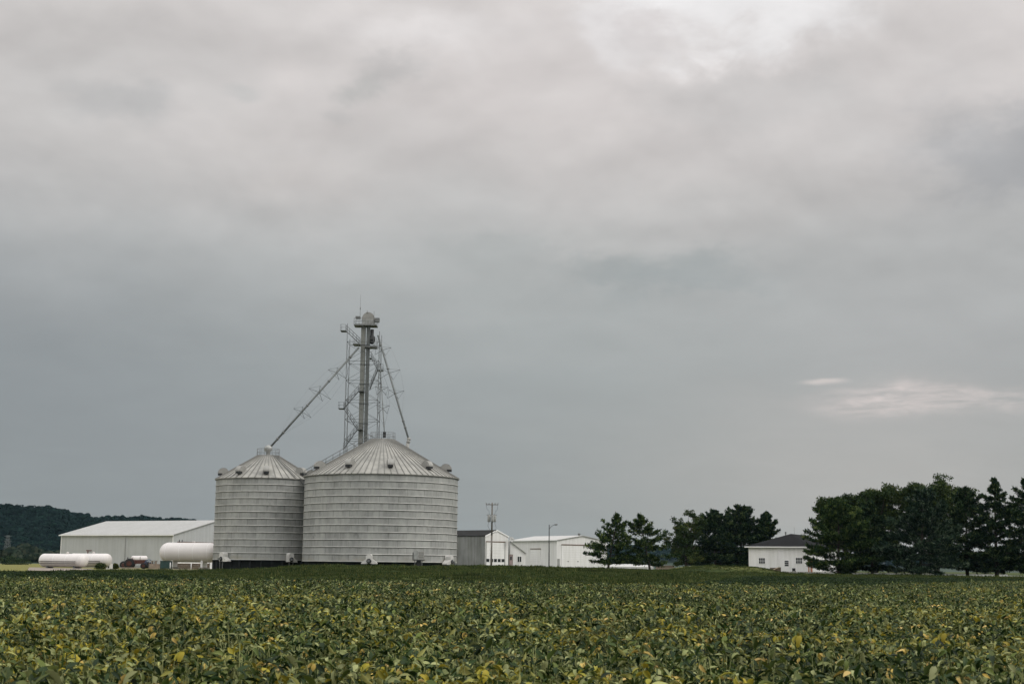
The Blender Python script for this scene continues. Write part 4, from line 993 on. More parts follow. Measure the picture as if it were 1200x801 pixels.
# larger white shed behind
A = at(652.3, 658, 345); As = (A.x, A.y); a_s = math.radians(35); Wsd = face_t(714, As, a_s)
zes = at(652, 632.6, 345).z; zrs = at(683, 627.6, 350).z
sh, E, Rg = building('storage_shed', 'wide white metal shed with white roof behind the lamp post', 'shed', As, a_s, Wsd, 19.5, 0.9, zes, zrs, MT['white'], MT['whiteroof'], .3)
d0, d1 = face_t(660.5, As, a_s), face_t(687, As, a_s); hh = at(672, 638.6, 349).z - .9
MB().box(d0, d1, -.1, -.004, .2, hh).obj('sliding_door', MT['door_white'], sh)
MB().box(d0 - .1, d1 + 1.2, -.18, -.105, hh, hh + .22).obj('door_track', MT['brown'], sh)
u0, u1 = face_t(655.8, As, a_s), face_t(658.6, As, a_s)
MB().box(u0, u1, -.06, -.004, .3, 2.7).obj('door', MT['galv'], sh)
# side wall features: high track and door panel
MB().box(-.10, -.004, 6.5, 10.5, .2, E - 2.1).obj('sliding_door', MT['door_white'], sh)
MB().box(-.17, -.105, 6.3, 10.7, E - 2.1, E - 1.9).obj('door_track', MT['brown'], sh)
MB().lathe([(.25, 0), (.25, .35), (.4, .36), (.4, .5), (.02, .7)], 14, off=(Wsd / 2, 1.2, Rg + .05)).obj('roof_ventilator', MT['galv_dark'], sh)
for (u, z) in ((face_t(667.5, As, a_s), 2.0), (face_t(679, As, a_s), 2.0)): MB().box(u, u + .35, -.13, -.102, z, z + .18).obj('door_handle', MT['black'], sh)

# low white roof and tan crate behind the pines
A = at(722, 660, 380); t = thing('polytunnel', 'long low white building glimpsed between the two pines', 'building', (A.x - 3, A.y, .6), math.radians(4))
MB().prism([(0, 0), (0, 1.3), (1.5, 1.9), (3, 2.0), (4.5, 1.9), (6, 1.3), (6, 0)], 0, 13, 'x').obj('roof', MT['whiteroof'], t)
A = at(781, 660, 330); t = thing('timber_shed', 'low tan timber block beyond the second pine', 'shed', (A.x, A.y, tz(A.x, A.y)), 0)
MB().box(-2.2, 1.8, 0, 2.5, -.3, 1.15).obj('wall', MT['tan'], t)
MB().box(-2.35, 1.95, -.15, 2.65, 1.152, 1.27).obj('roof', MT['tan'], t)

# house with hip roof
kx, ky = at(948.5, 660, 272).x, 272.0; ah = math.radians(66); lxd = Vector((math.cos(ah), math.sin(ah))); lyd = Vector((-math.sin(ah), math.cos(ah)))
kk = (880.3 - 600) / (F / math.cos(PITCH)); Lh = (kk * ky - kx) / (lyd.x - kk * lyd.y)
zh0 = 0.85; zeh = at(912, 641.0, 274.5).z; Eh = zeh - zh0; zrh = at(929, 625.0, 284).z - zh0
hs = thing('house', 'white house with charcoal hip roof beside the big trees', 'house', (kx, ky, zh0), ah)
DH = 30.0
MB().box(0, DH, 0, Lh, -.3, Eh).obj('wall', MT['siding'], hs)
o = .55; sb_ = 10.6
rv_ = [(-o, -o, Eh), (DH + o, -o, Eh), (DH + o, Lh + o, Eh), (-o, Lh + o, Eh), (sb_, Lh / 2, zrh), (DH - 7, Lh / 2, zrh)]
lo = [(x, y, z - .0) for x, y, z in rv_[:4]]
rfh = MB().add([(x, y, z + .16) for x, y, z in rv_[:4]] + rv_[4:] + rv_[:4], [(3, 0, 4), (0, 1, 5, 4), (1, 2, 5), (2, 3, 4, 5), (0, 6, 7, 1), (1, 7, 8, 2), (2, 8, 9, 3), (3, 9, 6, 0), (6, 9, 8, 7)]).obj('roof', MT['shingle'], hs)
MB().box(-o - .08, -o - .005, -o - .08, Lh + o + .08, Eh - .04, Eh + .17).box(-o, DH + o, -o - .08, -o - .005, Eh - .04, Eh + .17).obj('fascia', MT['trim'], hs)
MB().tube((sb_ - .6, Lh / 2 + .9, zrh - .9), (sb_ - .6, Lh / 2 + .9, zrh + .15), .13, n=8).tube((sb_ - .6, Lh / 2 + .9, zrh + .15), (sb_ - .6, Lh / 2 + .9, zrh + .4), .24, .1, n=8).obj('chimney_pipe', MT['galv_dark'], rfh)
MB().tube((sb_ + 3.0, Lh / 2, zrh - .2), (sb_ + 3.0, Lh / 2, zrh + 1.4), .03, n=5).obj('antenna', MT['galv_dark'], rfh)
def hy(px):  # local y on left face for column px
    k = (px - 600) / (F / math.cos(PITCH)); return (k * ky - kx) / (lyd.x - k * lyd.y)
def hwin(p0, p1, y0_, y1_, cols, rows, frame_mat=MT['trim']):
    b_, a_ = hy(p0), hy(p1); z0_ = at((p0 + p1) / 2, y1_, 274).z - zh0; z1_ = at((p0 + p1) / 2, y0_, 274).z - zh0
    w_ = MB().box(-.07, -.004, a_ - .08, b_ + .08, z0_ - .08, z1_ + .08).obj('window', frame_mat, hs)
    g_ = MB(); mw = .035
    for i in range(cols):
        for j in range(rows):
            g_.box(-.085, -.072, a_ + (b_ - a_) * i / cols + mw, a_ + (b_ - a_) * (i + 1) / cols - mw, z0_ + (z1_ - z0_) * j / rows + mw, z0_ + (z1_ - z0_) * (j + 1) / rows - mw)
    g_.obj('window_pane', MT['glass'], w_)
hwin(892.2, 899.6, 653.2, 660, 3, 2); hwin(935.6, 943.2, 653.0, 660, 3, 2)
dw0, dw1 = hy(927.6), hy(922.0)
drh = MB().box(-.06, -.004, dw0 - .1, dw1 + .1, 0.1, 2.55).obj('door', MT['trim'], hs)
g_ = MB()
for j in range(3): g_.box(-.075, -.062, dw0 + .08, dw1 - .08, 1.42 + j * .36, 1.42 + j * .36 + .29)
g_.obj('window_pane', MT['glass'], drh)
MB().box(-.12, -.02, hy(914.4), hy(913.4), 0, Eh).obj('downspout', MT['trim'], hs)
MB().box(.9, 2.1, -.12, -.004, 0, 2.9).obj('porch_door', MT['orange'], hs)['label'] = 'orange brown door at the near corner'
MB().box(-.1, -.004, .02, .22, .05, 3.0).obj('corner_panel', MT['orange'], hs)
A = at(930.5, 667, 270); bz = thing('garden_chair', 'small dark garden chair in front of the white house', 'chair', (A.x, A.y, tz(A.x, A.y) + .1))
MB().box(-.3, .3, -.28, .28, .38, .46).obj('seat', MT['black'], bz); MB().box(-.3, .3, .24, .3, .46, .95).obj('backrest', MT['black'], bz)
for x in (-.26, .26):
    for y in (-.24, .24): MB().tube((x, y, -.1), (x, y, .38), .03, n=5).obj('leg', MT['black'], bz)

# stone retaining wall at the end of the bank
A = at(914.8, 668, 257); rw = thing('retaining_wall', 'brown stone retaining wall ending the grass bank by the house', 'wall', (A.x, A.y, .8), 0)
MB().prism([(0, -.3), (0, 1.15), (-.35, 1.15), (-2.3, .2), (-2.3, -.3)], -.3, .3).obj('stonework', MT['brick'], rw)
MB().prism([(0, 1.152), (0, 1.25), (-.38, 1.25), (-2.42, .27), (-2.3, .2), (-.35, 1.152)], -.36, .36).obj('capstones', mat('tan_capstone', (0.34, 0.27, 0.18), .9), rw)
MB().box(-.3, 0, .3, 9, -.3, 1.14).obj('return_wall', MT['brick'], rw)
lw = thing('low_wall', 'long low white kerb wall running from the stone wall behind the trunks', 'wall', (49.4, 261.5, .75), 0)
MB().box(0, 41, -.15, .15, -.3, .42).obj('wall', MT['trim'], lw); MB().box(-.05, 41.05, -.2, .2, .422, .48).obj('coping', MT['conc'], lw)
# pale paved strip running past the house behind the trees
def strip(name, x0, x1, y0, y1, m, lift=.03, nx=40, ny=6):
    grid_mesh(name, np.linspace(x0, x1, nx), np.linspace(y0, y1, ny), lambda X, Y: terrain(X, Y) + lift, m)
strip('driveway', 50.2, 120, 262, 269, mat('pale_concrete_drive', (0.46, 0.45, 0.42), .9), .10)
pv_ = MB(); ny_ = 20
for q in range(ny_ + 1):
    Yq = 184 + (234 - 184) * q / ny_
    for w_ in range(9):
        xq = (-65.5 - (Yq - 196) * .33) + w_ * 1.15; pv_.v.append((xq, Yq, tz(xq, Yq) + .06))
pv_.f = [(q * 9 + w_, q * 9 + w_ + 1, (q + 1) * 9 + w_ + 1, (q + 1) * 9 + w_) for q in range(ny_) for w_ in range(8)]; pv_.sm = [True] * len(pv_.f)
pv_.obj('concrete_pad', MT['gravel'])['kind'] = 'structure'
strip('gravel_yard', -58.4, -44.0, 200, 262, mat('yard_turf', (0.15, 0.14, 0.07), .95, 0, .3, .8), .04)

# ------------------------------------------------------------------ propane tanks
def tank(label, c, r, L, a, zb, group=None, big=False, pipes=True):
    t = thing('gas_tank', label, 'gas tank', (c[0], c[1], zb), a, group)
    zc = r + (1.05 if big else .18); prof = []
    for i in range(9): q = PI / 2 * i / 8; prof.append((max(.01, r * math.sin(q)), -L / 2 - r * (0.95 if big else .72) * math.cos(q)))
    for i in range(9): q = PI / 2 * (8 - i) / 8; prof.append((max(.01, r * math.sin(q)), L / 2 + r * (0.95 if big else .72) * math.cos(q)))
    MB().lathe(prof, 40, True, axis=(1, 0, 0), off=(0, 0, zc)).obj('shell', MT['tank'], t)
    sm_ = MB()
    for x in (-L / 2, -L / 6, L / 6, L / 2): sm_.lathe([(r + .004, x - .03), (r + .012, x - .02), (r + .012, x + .02), (r + .004, x + .03)], 40, True, axis=(1, 0, 0), off=(0, 0, zc))
    sm_.obj('weld_seams', MT['trim'], t)
    xs_ = (-L * .36, L * .36)
    for x in xs_:
        if big:
            MB().box(x - .18, x + .18, -.95, .95, -.4, zc - r * .72).obj('saddle', MT['trim'], t)
            MB().box(x - .4, x + .4, -1.1, 1.1, -.5, .25).obj('footing', MT['conc'], t)
        else: MB().box(x - .2, x + .2, -.6, .6, -.5, zc - r * .80).obj('saddle', MT['galv_dark'], t)
    MB().lathe([(.22, zc + r - .1), (.22, zc + r + .18), (.26, zc + r + .2), (.02, zc + r + .3)], 14, off=(L * .1, 0, 0)).obj('valve_dome', MT['tank'], t)
    if pipes:
        pb = MB()
        for z in (zc - .15, zc - .45): pb.tube((-L / 2, -r - .06 + (.02 if z < zc - .3 else 0), z), (L / 2 - .4, -r - .06, z), .05, n=6)
        pb.obj('side_pipes', MT['tank_pipe'], t)
    return t
c = at(74.3, 656, 222); tank('long white gas tank, the nearer of the low pair left of the machinery', (c.x, c.y), 1.02, 7.9, math.radians(-28), tz(c.x, c.y) + .05, 'low white gas tanks')
c = at(102.5, 655, 230); t2 = tank('white gas tank lying behind the longer low tank, by the barn wall', (c.x + .4, c.y), 1.06, 6.6, math.radians(-24), tz(c.x, c.y) + .15, 'low white gas tanks')
MB().tube((-.5, 0, 2.2), (-.5, 0, 2.75), .09, n=6).tube((-.8, 0, 2.75), (0.2, 0, 2.75), .1, n=6).obj('relief_valve', MT['rust'], t2)
c = at(222, 647, 240); zt_ = at(215, 658.3, 240).z - 1.05
t3 = tank('big white gas tank raised on legs beside the narrower grain bin', (c.x, c.y), 1.62, 7.4, math.radians(-12), zt_, big=True, pipes=False)
MB().tube((-1.9, 0, 4.2), (-1.9, 0, 4.75), .07, n=6).tube((-1.4, 0, 4.2), (-1.4, 0, 4.75), .07, n=6).obj('valves', MT['black'], t3)

# things below and beside the big tank
def prop_box(name, label, cat, px, py, Y, w, d, h, m, parts, group=None, rz=0.0):
    p = at(px, py, Y); t = thing(name, label, cat, (p.x, p.y, tz(p.x, p.y)), rz, group); parts(t, w, d, h, m); return t
def crate_parts(t, w, d, h, m):
    MB().box(-w / 2, w / 2, -d / 2, d / 2, 0.08, h).obj('body', m, t); MB().box(-w / 2 - .05, w / 2 + .05, -d / 2 - .05, d / 2 + .05, h + .002, h + .08).obj('lid', m, t)
    MB().box(-w / 2 + .1, -w / 2 + .3, -d / 2, d / 2, -.2, .078).box(w / 2 - .3, w / 2 - .1, -d / 2, d / 2, -.2, .078).obj('skids', MT['black'], t)
prop_box('utility_box', 'dark green utility box under the left end of the raised tank', 'box', 194.5, 664, 232, 1.7, 1.0, 1.25, MT['green'], crate_parts)
def wall_parts(t, w, d, h, m):
    b = MB(); n_ = 4
    for i in range(n_): b.box(-w / 2, w / 2, -d / 2, d / 2, -.2 + i * (h + .2) / n_ + .01, -.2 + (i + 1) * (h + .2) / n_)
    b.obj('planks', m, t); MB().box(-w / 2 - .1, -w / 2, -d / 2 - .06, d / 2 + .06, -.3, h + .1).obj('post', MT['wood'], t); MB().box(w / 2, w / 2 + .1, -d / 2 - .06, d / 2 + .06, -.3, h + .1).obj('post', MT['wood'], t)
prop_box('timber_barrier', 'low tan timber barrier between the machinery and green box', 'barrier', 182, 664, 233, 1.9, .3, .8, MT['tan'], wall_parts)
prop_box('timber_barrier', 'long low tan timber barrier underneath the raised tank', 'barrier', 222, 664, 243, 6.6, .3, .95, MT['tan'], wall_parts)
for i, px in enumerate((199.5, 224)):
    p = at(px, 664, 229); g_ = thing('guard_post', ('white guard post below the left leg of the raised tank', 'white guard post below the middle of the raised tank')[i], 'bollard', (p.x, p.y, tz(p.x, p.y)), 0, 'guard posts under the raised tank')
    MB().tube((0, 0, -.3), (0, 0, 1.0), .075, n=10).obj('post', MT['trim'], g_); MB().lathe([(.075, 1.0), (.05, 1.05), (.01, 1.07)], 10).obj('cap', MT['trim'], g_)

# old farm sprayer / tractor parked by the barn
def wheel(parent, x, y, r, w, name='wheel'):
    o = MB().lathe([(r * .55, -w / 2), (r * .92, -w / 2), (r, -w / 3), (r, w / 3), (r * .92, w / 2), (r * .55, w / 2), (r * .55, -w / 2)], 28, True, axis=(0, 1, 0), off=(x, y, r)).obj(name, MT['tyre'], parent)
    MB().lathe([(.02, -w * .4), (r * .3, -w * .3), (r * .54, -w * .42), (r * .54, w * .42), (.02, w * .3)], 20, True, axis=(0, 1, 0), off=(x, y, r)).obj('rim', MT['rust'], o)
p = at(157, 664, 236); tr = thing('tractor', 'old red tractor with big black tyres parked by the barn', 'tractor', (p.x, p.y, tz(p.x, p.y) + .02), math.radians(8))
for y in (-.8, .8): wheel(tr, -.7, y, .82, .42); wheel(tr, 1.55, y * .8, .48, .28)
MB().box(-.5, 1.9, -.28, .28, .85, 1.45).obj('bonnet', MT['rust'], tr); MB().box(-1.2, -.3, -.35, .35, .7, 1.2).obj('transmission', MT['rust'], tr)
for y in (-.78, .78): MB().lathe([(.95, -.25), (.95, .25)], 14, True, axis=(0, 1, 0), off=(-.7, y, .82), a0=math.radians(60), a1=math.radians(190)).obj('mudguard', MT['rust'], tr)
MB().box(-1.0, -.55, -.25, .25, 1.35, 1.45).box(-1.1, -1.0, -.25, .25, 1.4, 1.85).obj('seat', MT['black'], tr)
MB().tube((-.2, 0, 1.4), (-.35, 0, 1.75), .03, n=6).lathe([(.2, -.02), (.22, 0), (.2, .02), (.18, 0), (.2, -.02)], 16, True, axis=(-.4, 0, 1), off=(-.35, 0, 1.76)).obj('steering_wheel', MT['black'], tr)
MB().tube((.9, .1, 1.4), (.9, .1, 2.0), .04, n=6).obj('exhaust', MT['black'], tr)
p = at(163, 661, 243); sp_ = thing('field_sprayer', 'rusty field sprayer with white tank behind the old tractor', 'sprayer', (p.x, p.y, tz(p.x, p.y) + .1), math.radians(5))
MB().lathe([(.02, -1.35), (.42, -1.3), (.55, -1.1), (.55, 1.1), (.42, 1.3), (.02, 1.35)], 24, True, axis=(1, 0, 0), off=(0, 0, 1.55)).obj('tank', MT['tank'], sp_)
MB().box(-1.9, 2.0, -.5, .5, .75, .95).box(-1.6, -1.4, -.6, .6, .4, .9).box(1.2, 1.4, -.6, .6, .4, .9).obj('frame', MT['rust'], sp_)
for x in (1.2,):
    for y in (-.85, .85): wheel(sp_, x, y, .55, .28)
MB().tube((2.0, 0, .85), (3.2, 0, .5), .06, n=6).obj('drawbar', MT['rust'], sp_)
p = at(144.5, 664, 238); wl = thing('cultivator', 'small rusty cultivator with one big black tyre left of the tractor', 'cultivator', (p.x, p.y, tz(p.x, p.y) + .02), math.radians(15))
wheel(wl, 0, 0, .62, .35); MB().box(.2, 1.9, -.5, -.4, .45, .58).box(.2, 1.9, .4, .5, .45, .58).box(1.0, 1.1, -.6, .6, .45, .6).obj('frame', MT['rust'], wl)
for x in (.6, 1.1, 1.6): MB().path([(x, .45, .5), (x + .1, .45, .25), (x - .05, .45, 0)], .04, 5).obj('tine', MT['tan'], wl)
p = at(174, 663, 236); hs_ = thing('hose_rack', 'looped blue hose hanging on a frame right of the old tractor', 'hose', (p.x, p.y, tz(p.x, p.y)))
pts = [(0.75 * math.cos(a) * (1 if a > PI / 2 else 1.1), .0, .25 + 1.25 * math.sin(a)) for a in np.linspace(0, PI, 12)]
MB().path(pts, .07, 6).obj('hose', MT['blue'], hs_); MB().path([(x * .7, .1, z * .8) for x, y, z in pts], .06, 6).obj('hose', MT['blue'], hs_)
MB().tube((-.8, 0.05, -.1), (-.8, .05, 1.5), .05, n=6).tube((.9, 0.05, -.1), (.9, .05, 1.2), .05, n=6).obj('frame', MT['galv_dark'], hs_)
p = at(180.5, 660, 236); pb_ = thing('pallet_stack', 'small tan stand with flat top beside the blue hose', 'stand', (p.x, p.y, tz(p.x, p.y)))
MB().box(-.5, .5, -.4, .4, 1.25, 1.38).obj('top', MT['conc'], pb_)
for x in (-.3, .3): MB().box(x - .06, x + .06, -.3, .3, -.1, 1.248).obj('leg', MT['tan'], pb_)
p = at(128, 664, 229); q_ = thing('concrete_block', 'white painted concrete block at the end of the low tanks', 'block', (p.x, p.y, tz(p.x, p.y)))
MB().box(-.45, .45, -.4, .4, -.1, .85).obj('body', MT['trim'], q_); MB().box(-.12, .12, -.405, -.35, .15, .5).obj('opening', MT['black'], q_)

p = at(152, 665, 231); ts_ = thing('timber_stack', 'low pile of pale planks lying in front of the old tractor', 'timber pile', (p.x, p.y, tz(p.x, p.y)), math.radians(6))
for k in range(7): MB().rbox((rnd.uniform(-.3, .3), -.4 + .16 * (k % 4), .12 + .1 * (k // 4)), (2.4 + rnd.uniform(-.4, .5), .15, .08), rnd.uniform(-.12, .12)).obj('plank', MT['tan'] if k % 3 else MT['conc'], ts_)

# ------------------------------------------------------------------ poles
p0 = at(575.7, 661, 250); zt_ = at(576.7, 588.6, 250).z; zg = tz(p0.x, p0.y)
up = thing('utility_pole', 'wooden utility pole with crossarm and grey transformers before the workshop', 'utility pole', (p0.x, p0.y, zg - .2))
H = zt_ - zg + .2
MB().path([(0, 0, -.5), (0.02, 0, H * .5), (0.03, 0, H)], [.19, .16, .12], 10).obj('pole', MT['wood'], up)
zc_ = at(576, 591, 250).z - zg + .2
arm = MB().box(-1.05, 1.1, -.2, -.09, zc_ - .06, zc_ + .07).obj('crossarm', MT['wood'], up)
for x in (-1.0, -.5, .55, 1.05): MB().lathe([(.03, zc_ + .07), (.07, zc_ + .12), (.04, zc_ + .18), (.08, zc_ + .23), (.02, zc_ + .32)], 8, off=(x, -.15, 0)).obj('insulator', MT['galv_dark'], arm)
zc2 = at(576, 607, 250).z - zg + .2
for (x, y) in ((-.48, -.1), (.5, -.1), (.15, -.48)):
    o_ = MB().lathe([(.02, zc2 - .62), (.25, zc2 - .62), (.27, zc2 - .5), (.27, zc2 + .45), (.25, zc2 + .5), (.02, zc2 + .58)], 16, off=(x, y, 0)).obj('transformer', MT['galv'], up)
    MB().tube((x, y, zc2 + .5), (x, y, zc2 + .82), .05, n=6).obj('bushing', MT['galv_dark'], o_)
MB().path([(-1.0, -.15, zc_), (-.85, -.15, zc_ - .8), (-.5, -.15, zc_ - 1.1), (-.48, -.1, zc2 + .8)], .02, 4).path([(1.0, -.15, zc_), (.95, -.15, zc_ - .8), (.6, -.15, zc_ - 1.2), (.5, -.1, zc2 + .8)], .02, 4).path([(-.5, -.1, zc2 - .6), (-.7, -.1, zc2 - 1.3), (-.3, -.1, zc2 - 2.0), (0, -.1, zc2 - 2.3)], .02, 4).path([(.5, -.1, zc2 - .6), (.75, -.1, zc2 - 1.5), (.7, -.1, zc2 - 2.3), (.1, -.1, zc2 - 2.6)], .02, 4).obj('drop_wires', MT['black'], up)
MB().box(-.06, .9, -.08, .04, zc2 + .55, zc2 + .64).box(-.9, .06, -.08, .04, zc2 + .55, zc2 + .64).obj('bracket', MT['galv_dark'], up)

p0 = at(643.3, 664, 290); zt_ = at(643.9, 614.3, 290).z; zg = tz(p0.x, p0.y); H = zt_ - zg
lp = thing('street_lamp', 'slim dark lamp post with short curved arm in front of the white shed', 'street lamp', (p0.x, p0.y, zg))
MB().tube((0, 0, -.3), (0, 0, H), .12, .085, 10).obj('pole', MT['black'], lp)
MB().path([(0, 0, H - .9), (.35, 0, H - .45), (.75, 0, H - .12), (1.15, 0, H + .02)], .045, 6).obj('arm', MT['black'], lp)
MB().lathe([(.02, -.35), (.12, -.28), (.16, .1), (.08, .35), (.02, .38)], 12, True, axis=(1, 0, .05), off=(1.35, 0, H + .02)).obj('lamp_head', MT['galv_dark'], lp)

# transmission pylon in front of the wooded hill
p0 = at(7.6, 657, 1000); zt_ = at(8.4, 627, 1000).z; zg = tz(p0.x, p0.y); H = zt_ - zg
MT['pylon'] = mat('dark_pylon_steel', (0.10, 0.11, 0.11), 0.7)
py_ = thing('pylon', 'grey lattice electricity pylon in front of the wooded hill', 'pylon', (p0.x, p0.y, zg))
fr = MB(); w0 = 2.3
def pw(z): return w0 * (1 - z / H) ** 1.1 + .75
for sx in (-1, 1):
    for sy in (-1, 1):
        for k in range(8): za, zb_ = H * k / 8, H * (k + 1) / 8; fr.tube((sx * pw(za), sy * pw(za), za), (sx * pw(zb_), sy * pw(zb_), zb_), .14, n=4)
for k in range(8):
    za, zb_ = H * k / 8, H * (k + 1) / 8
    for sy in (-1, 1):
        fr.tube((-pw(za), sy * pw(za), za), (pw(zb_), sy * pw(zb_), zb_), .09, n=4); fr.tube((pw(za), sy * pw(za), za), (-pw(zb_), sy * pw(zb_), zb_), .09, n=4); fr.tube((-pw(zb_), sy * pw(zb_), zb_), (pw(zb_), sy * pw(zb_), zb_), .09, n=4)
fr.obj('lattice_frame', MT['pylon'], py_)
for z in (H * .98, H * .80): MB().box(-2.6, 2.6, -.2, .2, z - .12, z + .12).obj('crossarm', MT['pylon'], py_)

# ------------------------------------------------------------------ trees
pine_m = leaf_mat('pine_needles', [(0.0, (0.006, 0.014, 0.008)), (0.5, (0.010, 0.024, 0.012)), (0.8, (0.034, 0.060, 0.022)), (1.0, (0.10, 0.125, 0.05))], 0.8, 0.04, 0.1, 0.3, 0.5, 0.05)
pine_l = leaf_mat('lighter_pine_needles', [(0.0, (0.008, 0.018, 0.007)), (0.5, (0.016, 0.035, 0.011)), (0.8, (0.055, 0.09, 0.024)), (1.0, (0.14, 0.17, 0.05))], 0.8, 0.05, 0.1, 0.3, 0.5, 0.05)
blue_m = leaf_mat('blue_green_needles', [(0.0, (0.007, 0.015, 0.010)), (0.5, (0.013, 0.028, 0.017)), (0.8, (0.046, 0.075, 0.042)), (1.0, (0.12, 0.15, 0.10))], 0.8, 0.04, 0.1, 0.3, 0.4, 0.05)
decid_m = leaf_mat('broad_leaves', [(0.0, (0.008, 0.017, 0.006)), (0.5, (0.024, 0.043, 0.012)), (0.85, (0.075, 0.098, 0.026)), (1.0, (0.16, 0.14, 0.035))], 0.7, 0.10, 0.1, 0.3, 0.3, 0.08)

def unit(a): return a / (np.linalg.norm(a, axis=-1, keepdims=True) + 1e-9)
def tufts(C, D, k, L, Wd, r, spread=0.8):
    """k diamond leaves round every centre C, biased to direction D"""
    C = np.repeat(C, k, 0); D = np.repeat(D, k, 0); n = len(C)
    d = unit(D + r.randn(n, 3) * spread); s = unit(np.cross(d, r.randn(n, 3)))
    l = L * (0.6 + 0.8 * r.rand(n, 1)); w = Wd * (0.6 + 0.8 * r.rand(n, 1)); b = C + r.randn(n, 3) * L * 0.25
    return np.stack([b, b + d * l * .5 - s * w, b + d * l, b + d * l * .5 + s * w], 1).reshape(-1, 3), n

def pine(label, px, py_base, Y, top_py, rad_px, seed, m=None, shape=0.75, low=0.10, dens=1.0, lean=0.0, top_px=None, droop=0.0, bushy=1.0, rag=0.35, group=None, step=1.0):
    m = m or pine_m; r = np.random.RandomState(seed); p = at(px, py_base, Y); z0 = tz(p.x, p.y)
    H = at(top_px or px, top_py, Y).z - z0; R = rad_px / 1687.0 * Y
    tx = (at(top_px, top_py, Y).x - p.x) if top_px else lean
    t = thing('pine_tree', label, 'pine tree', (p.x, p.y, z0 - .1), 0, group)
    tk = MB(); npt = 9; zs = np.linspace(0, H * .97, npt); wx = np.interp(zs, [0, H], [0, tx]) + np.cumsum(r.randn(npt)) * .05; wy = np.cumsum(r.randn(npt)) * .05; wx[0] = wy[0] = 0
    r0 = .019 * H + .05; rs_ = [r0 * (1 - .93 * z / H) for z in zs]
    tk.path([(wx[i], wy[i], zs[i] - (.3 if i == 0 else 0)) for i in range(npt)], rs_, 9)
    C = []; D = []; zc = H * low; ang = r.rand() * 6
    while zc < H * 0.985:
        u = zc / H
        nb = int(round((5 + r.randint(0, 3)) * bushy))
        uu = min(.999, max(0.0, (u - low) / (1 - low)))
        prof = (1 - uu ** (1.0 / shape)) if shape < 1 else (1 - uu) ** shape
        #prof = (1 - ((u - low) / (1 - low)) ** (1.0 / shape)) if shape < 1 else (1 - (u - low) / (1 - low)) ** shape
        prof *= min(1.0, 0.72 + (u - low) * 2.5)
        for j in range(nb):
            ang += 2.4 + r.randn() * .35
            L = max(.35, R * prof * (1 - rag + rag * 1.5 * r.rand())); L = max(L, .3)
            el = math.radians(np.interp(u, [0, .3, .7, 1], [-6 - droop, 4 - droop, 24, 62]) + r.randn() * 8)
            cx_, cy_ = np.interp(zc, zs, wx), np.interp(zc, zs, wy)
            d = np.array([math.cos(ang) * math.cos(el), math.sin(ang) * math.cos(el), math.sin(el)])
            ns = 5; pts = []
            for s in range(ns + 1):
                q = s / ns; pts.append(np.array([cx_, cy_, zc]) + d * L * q + np.array([0, 0, 0.12 * L * q * q]))
            br_ = max(.025, .010 * H * (1 - u) * (L / max(R, .1)) * .6)
            tk.path([tuple(x) for x in pts[:-1]], [br_ * (1 - .75 * s / ns) for s in range(ns)], 4)
            ntf = max(4, int(dens * (5 + L * 7)))
            q = r.rand(ntf) ** .6 * .82 + .2
            sd_ = np.array([-math.sin(ang), math.cos(ang), 0])
            lat = (r.rand(ntf) - .5) * 2 * L * .32 * (1.15 - q) ** .5
            c_ = np.array([cx_, cy_, zc]) + d * (L * q)[:, None] + sd_ * lat[:, None]; c_[:, 2] += .12 * L * q * q + r.randn(ntf) * .06 * max(1, L * .3) + .05
            C.append(c_); D.append(np.tile(d * .7 + np.array([0, 0, .55]), (ntf, 1)) + sd_ * np.sign(lat)[:, None] * .4)
        zc += (H * 0.034 * (0.7 + .6 * r.rand()) + .14) * step
    C = np.concatenate(C); D = unit(np.concatenate(D))
    V, n_ = tufts(C, D, 8, .46, .085, r, .55)
    tk.obj('trunk', MT['bark'], t)
    rep = np.clip(np.repeat(r.rand(len(C)) ** 1.3, 8) * .88 + r.rand(n_) * .25, 0, 1)
    o_ = bpy.data.objects.new('crown', quads_mesh('crown', V, n_, m, rep)); COL.objects.link(o_); o_.parent = t
    return t

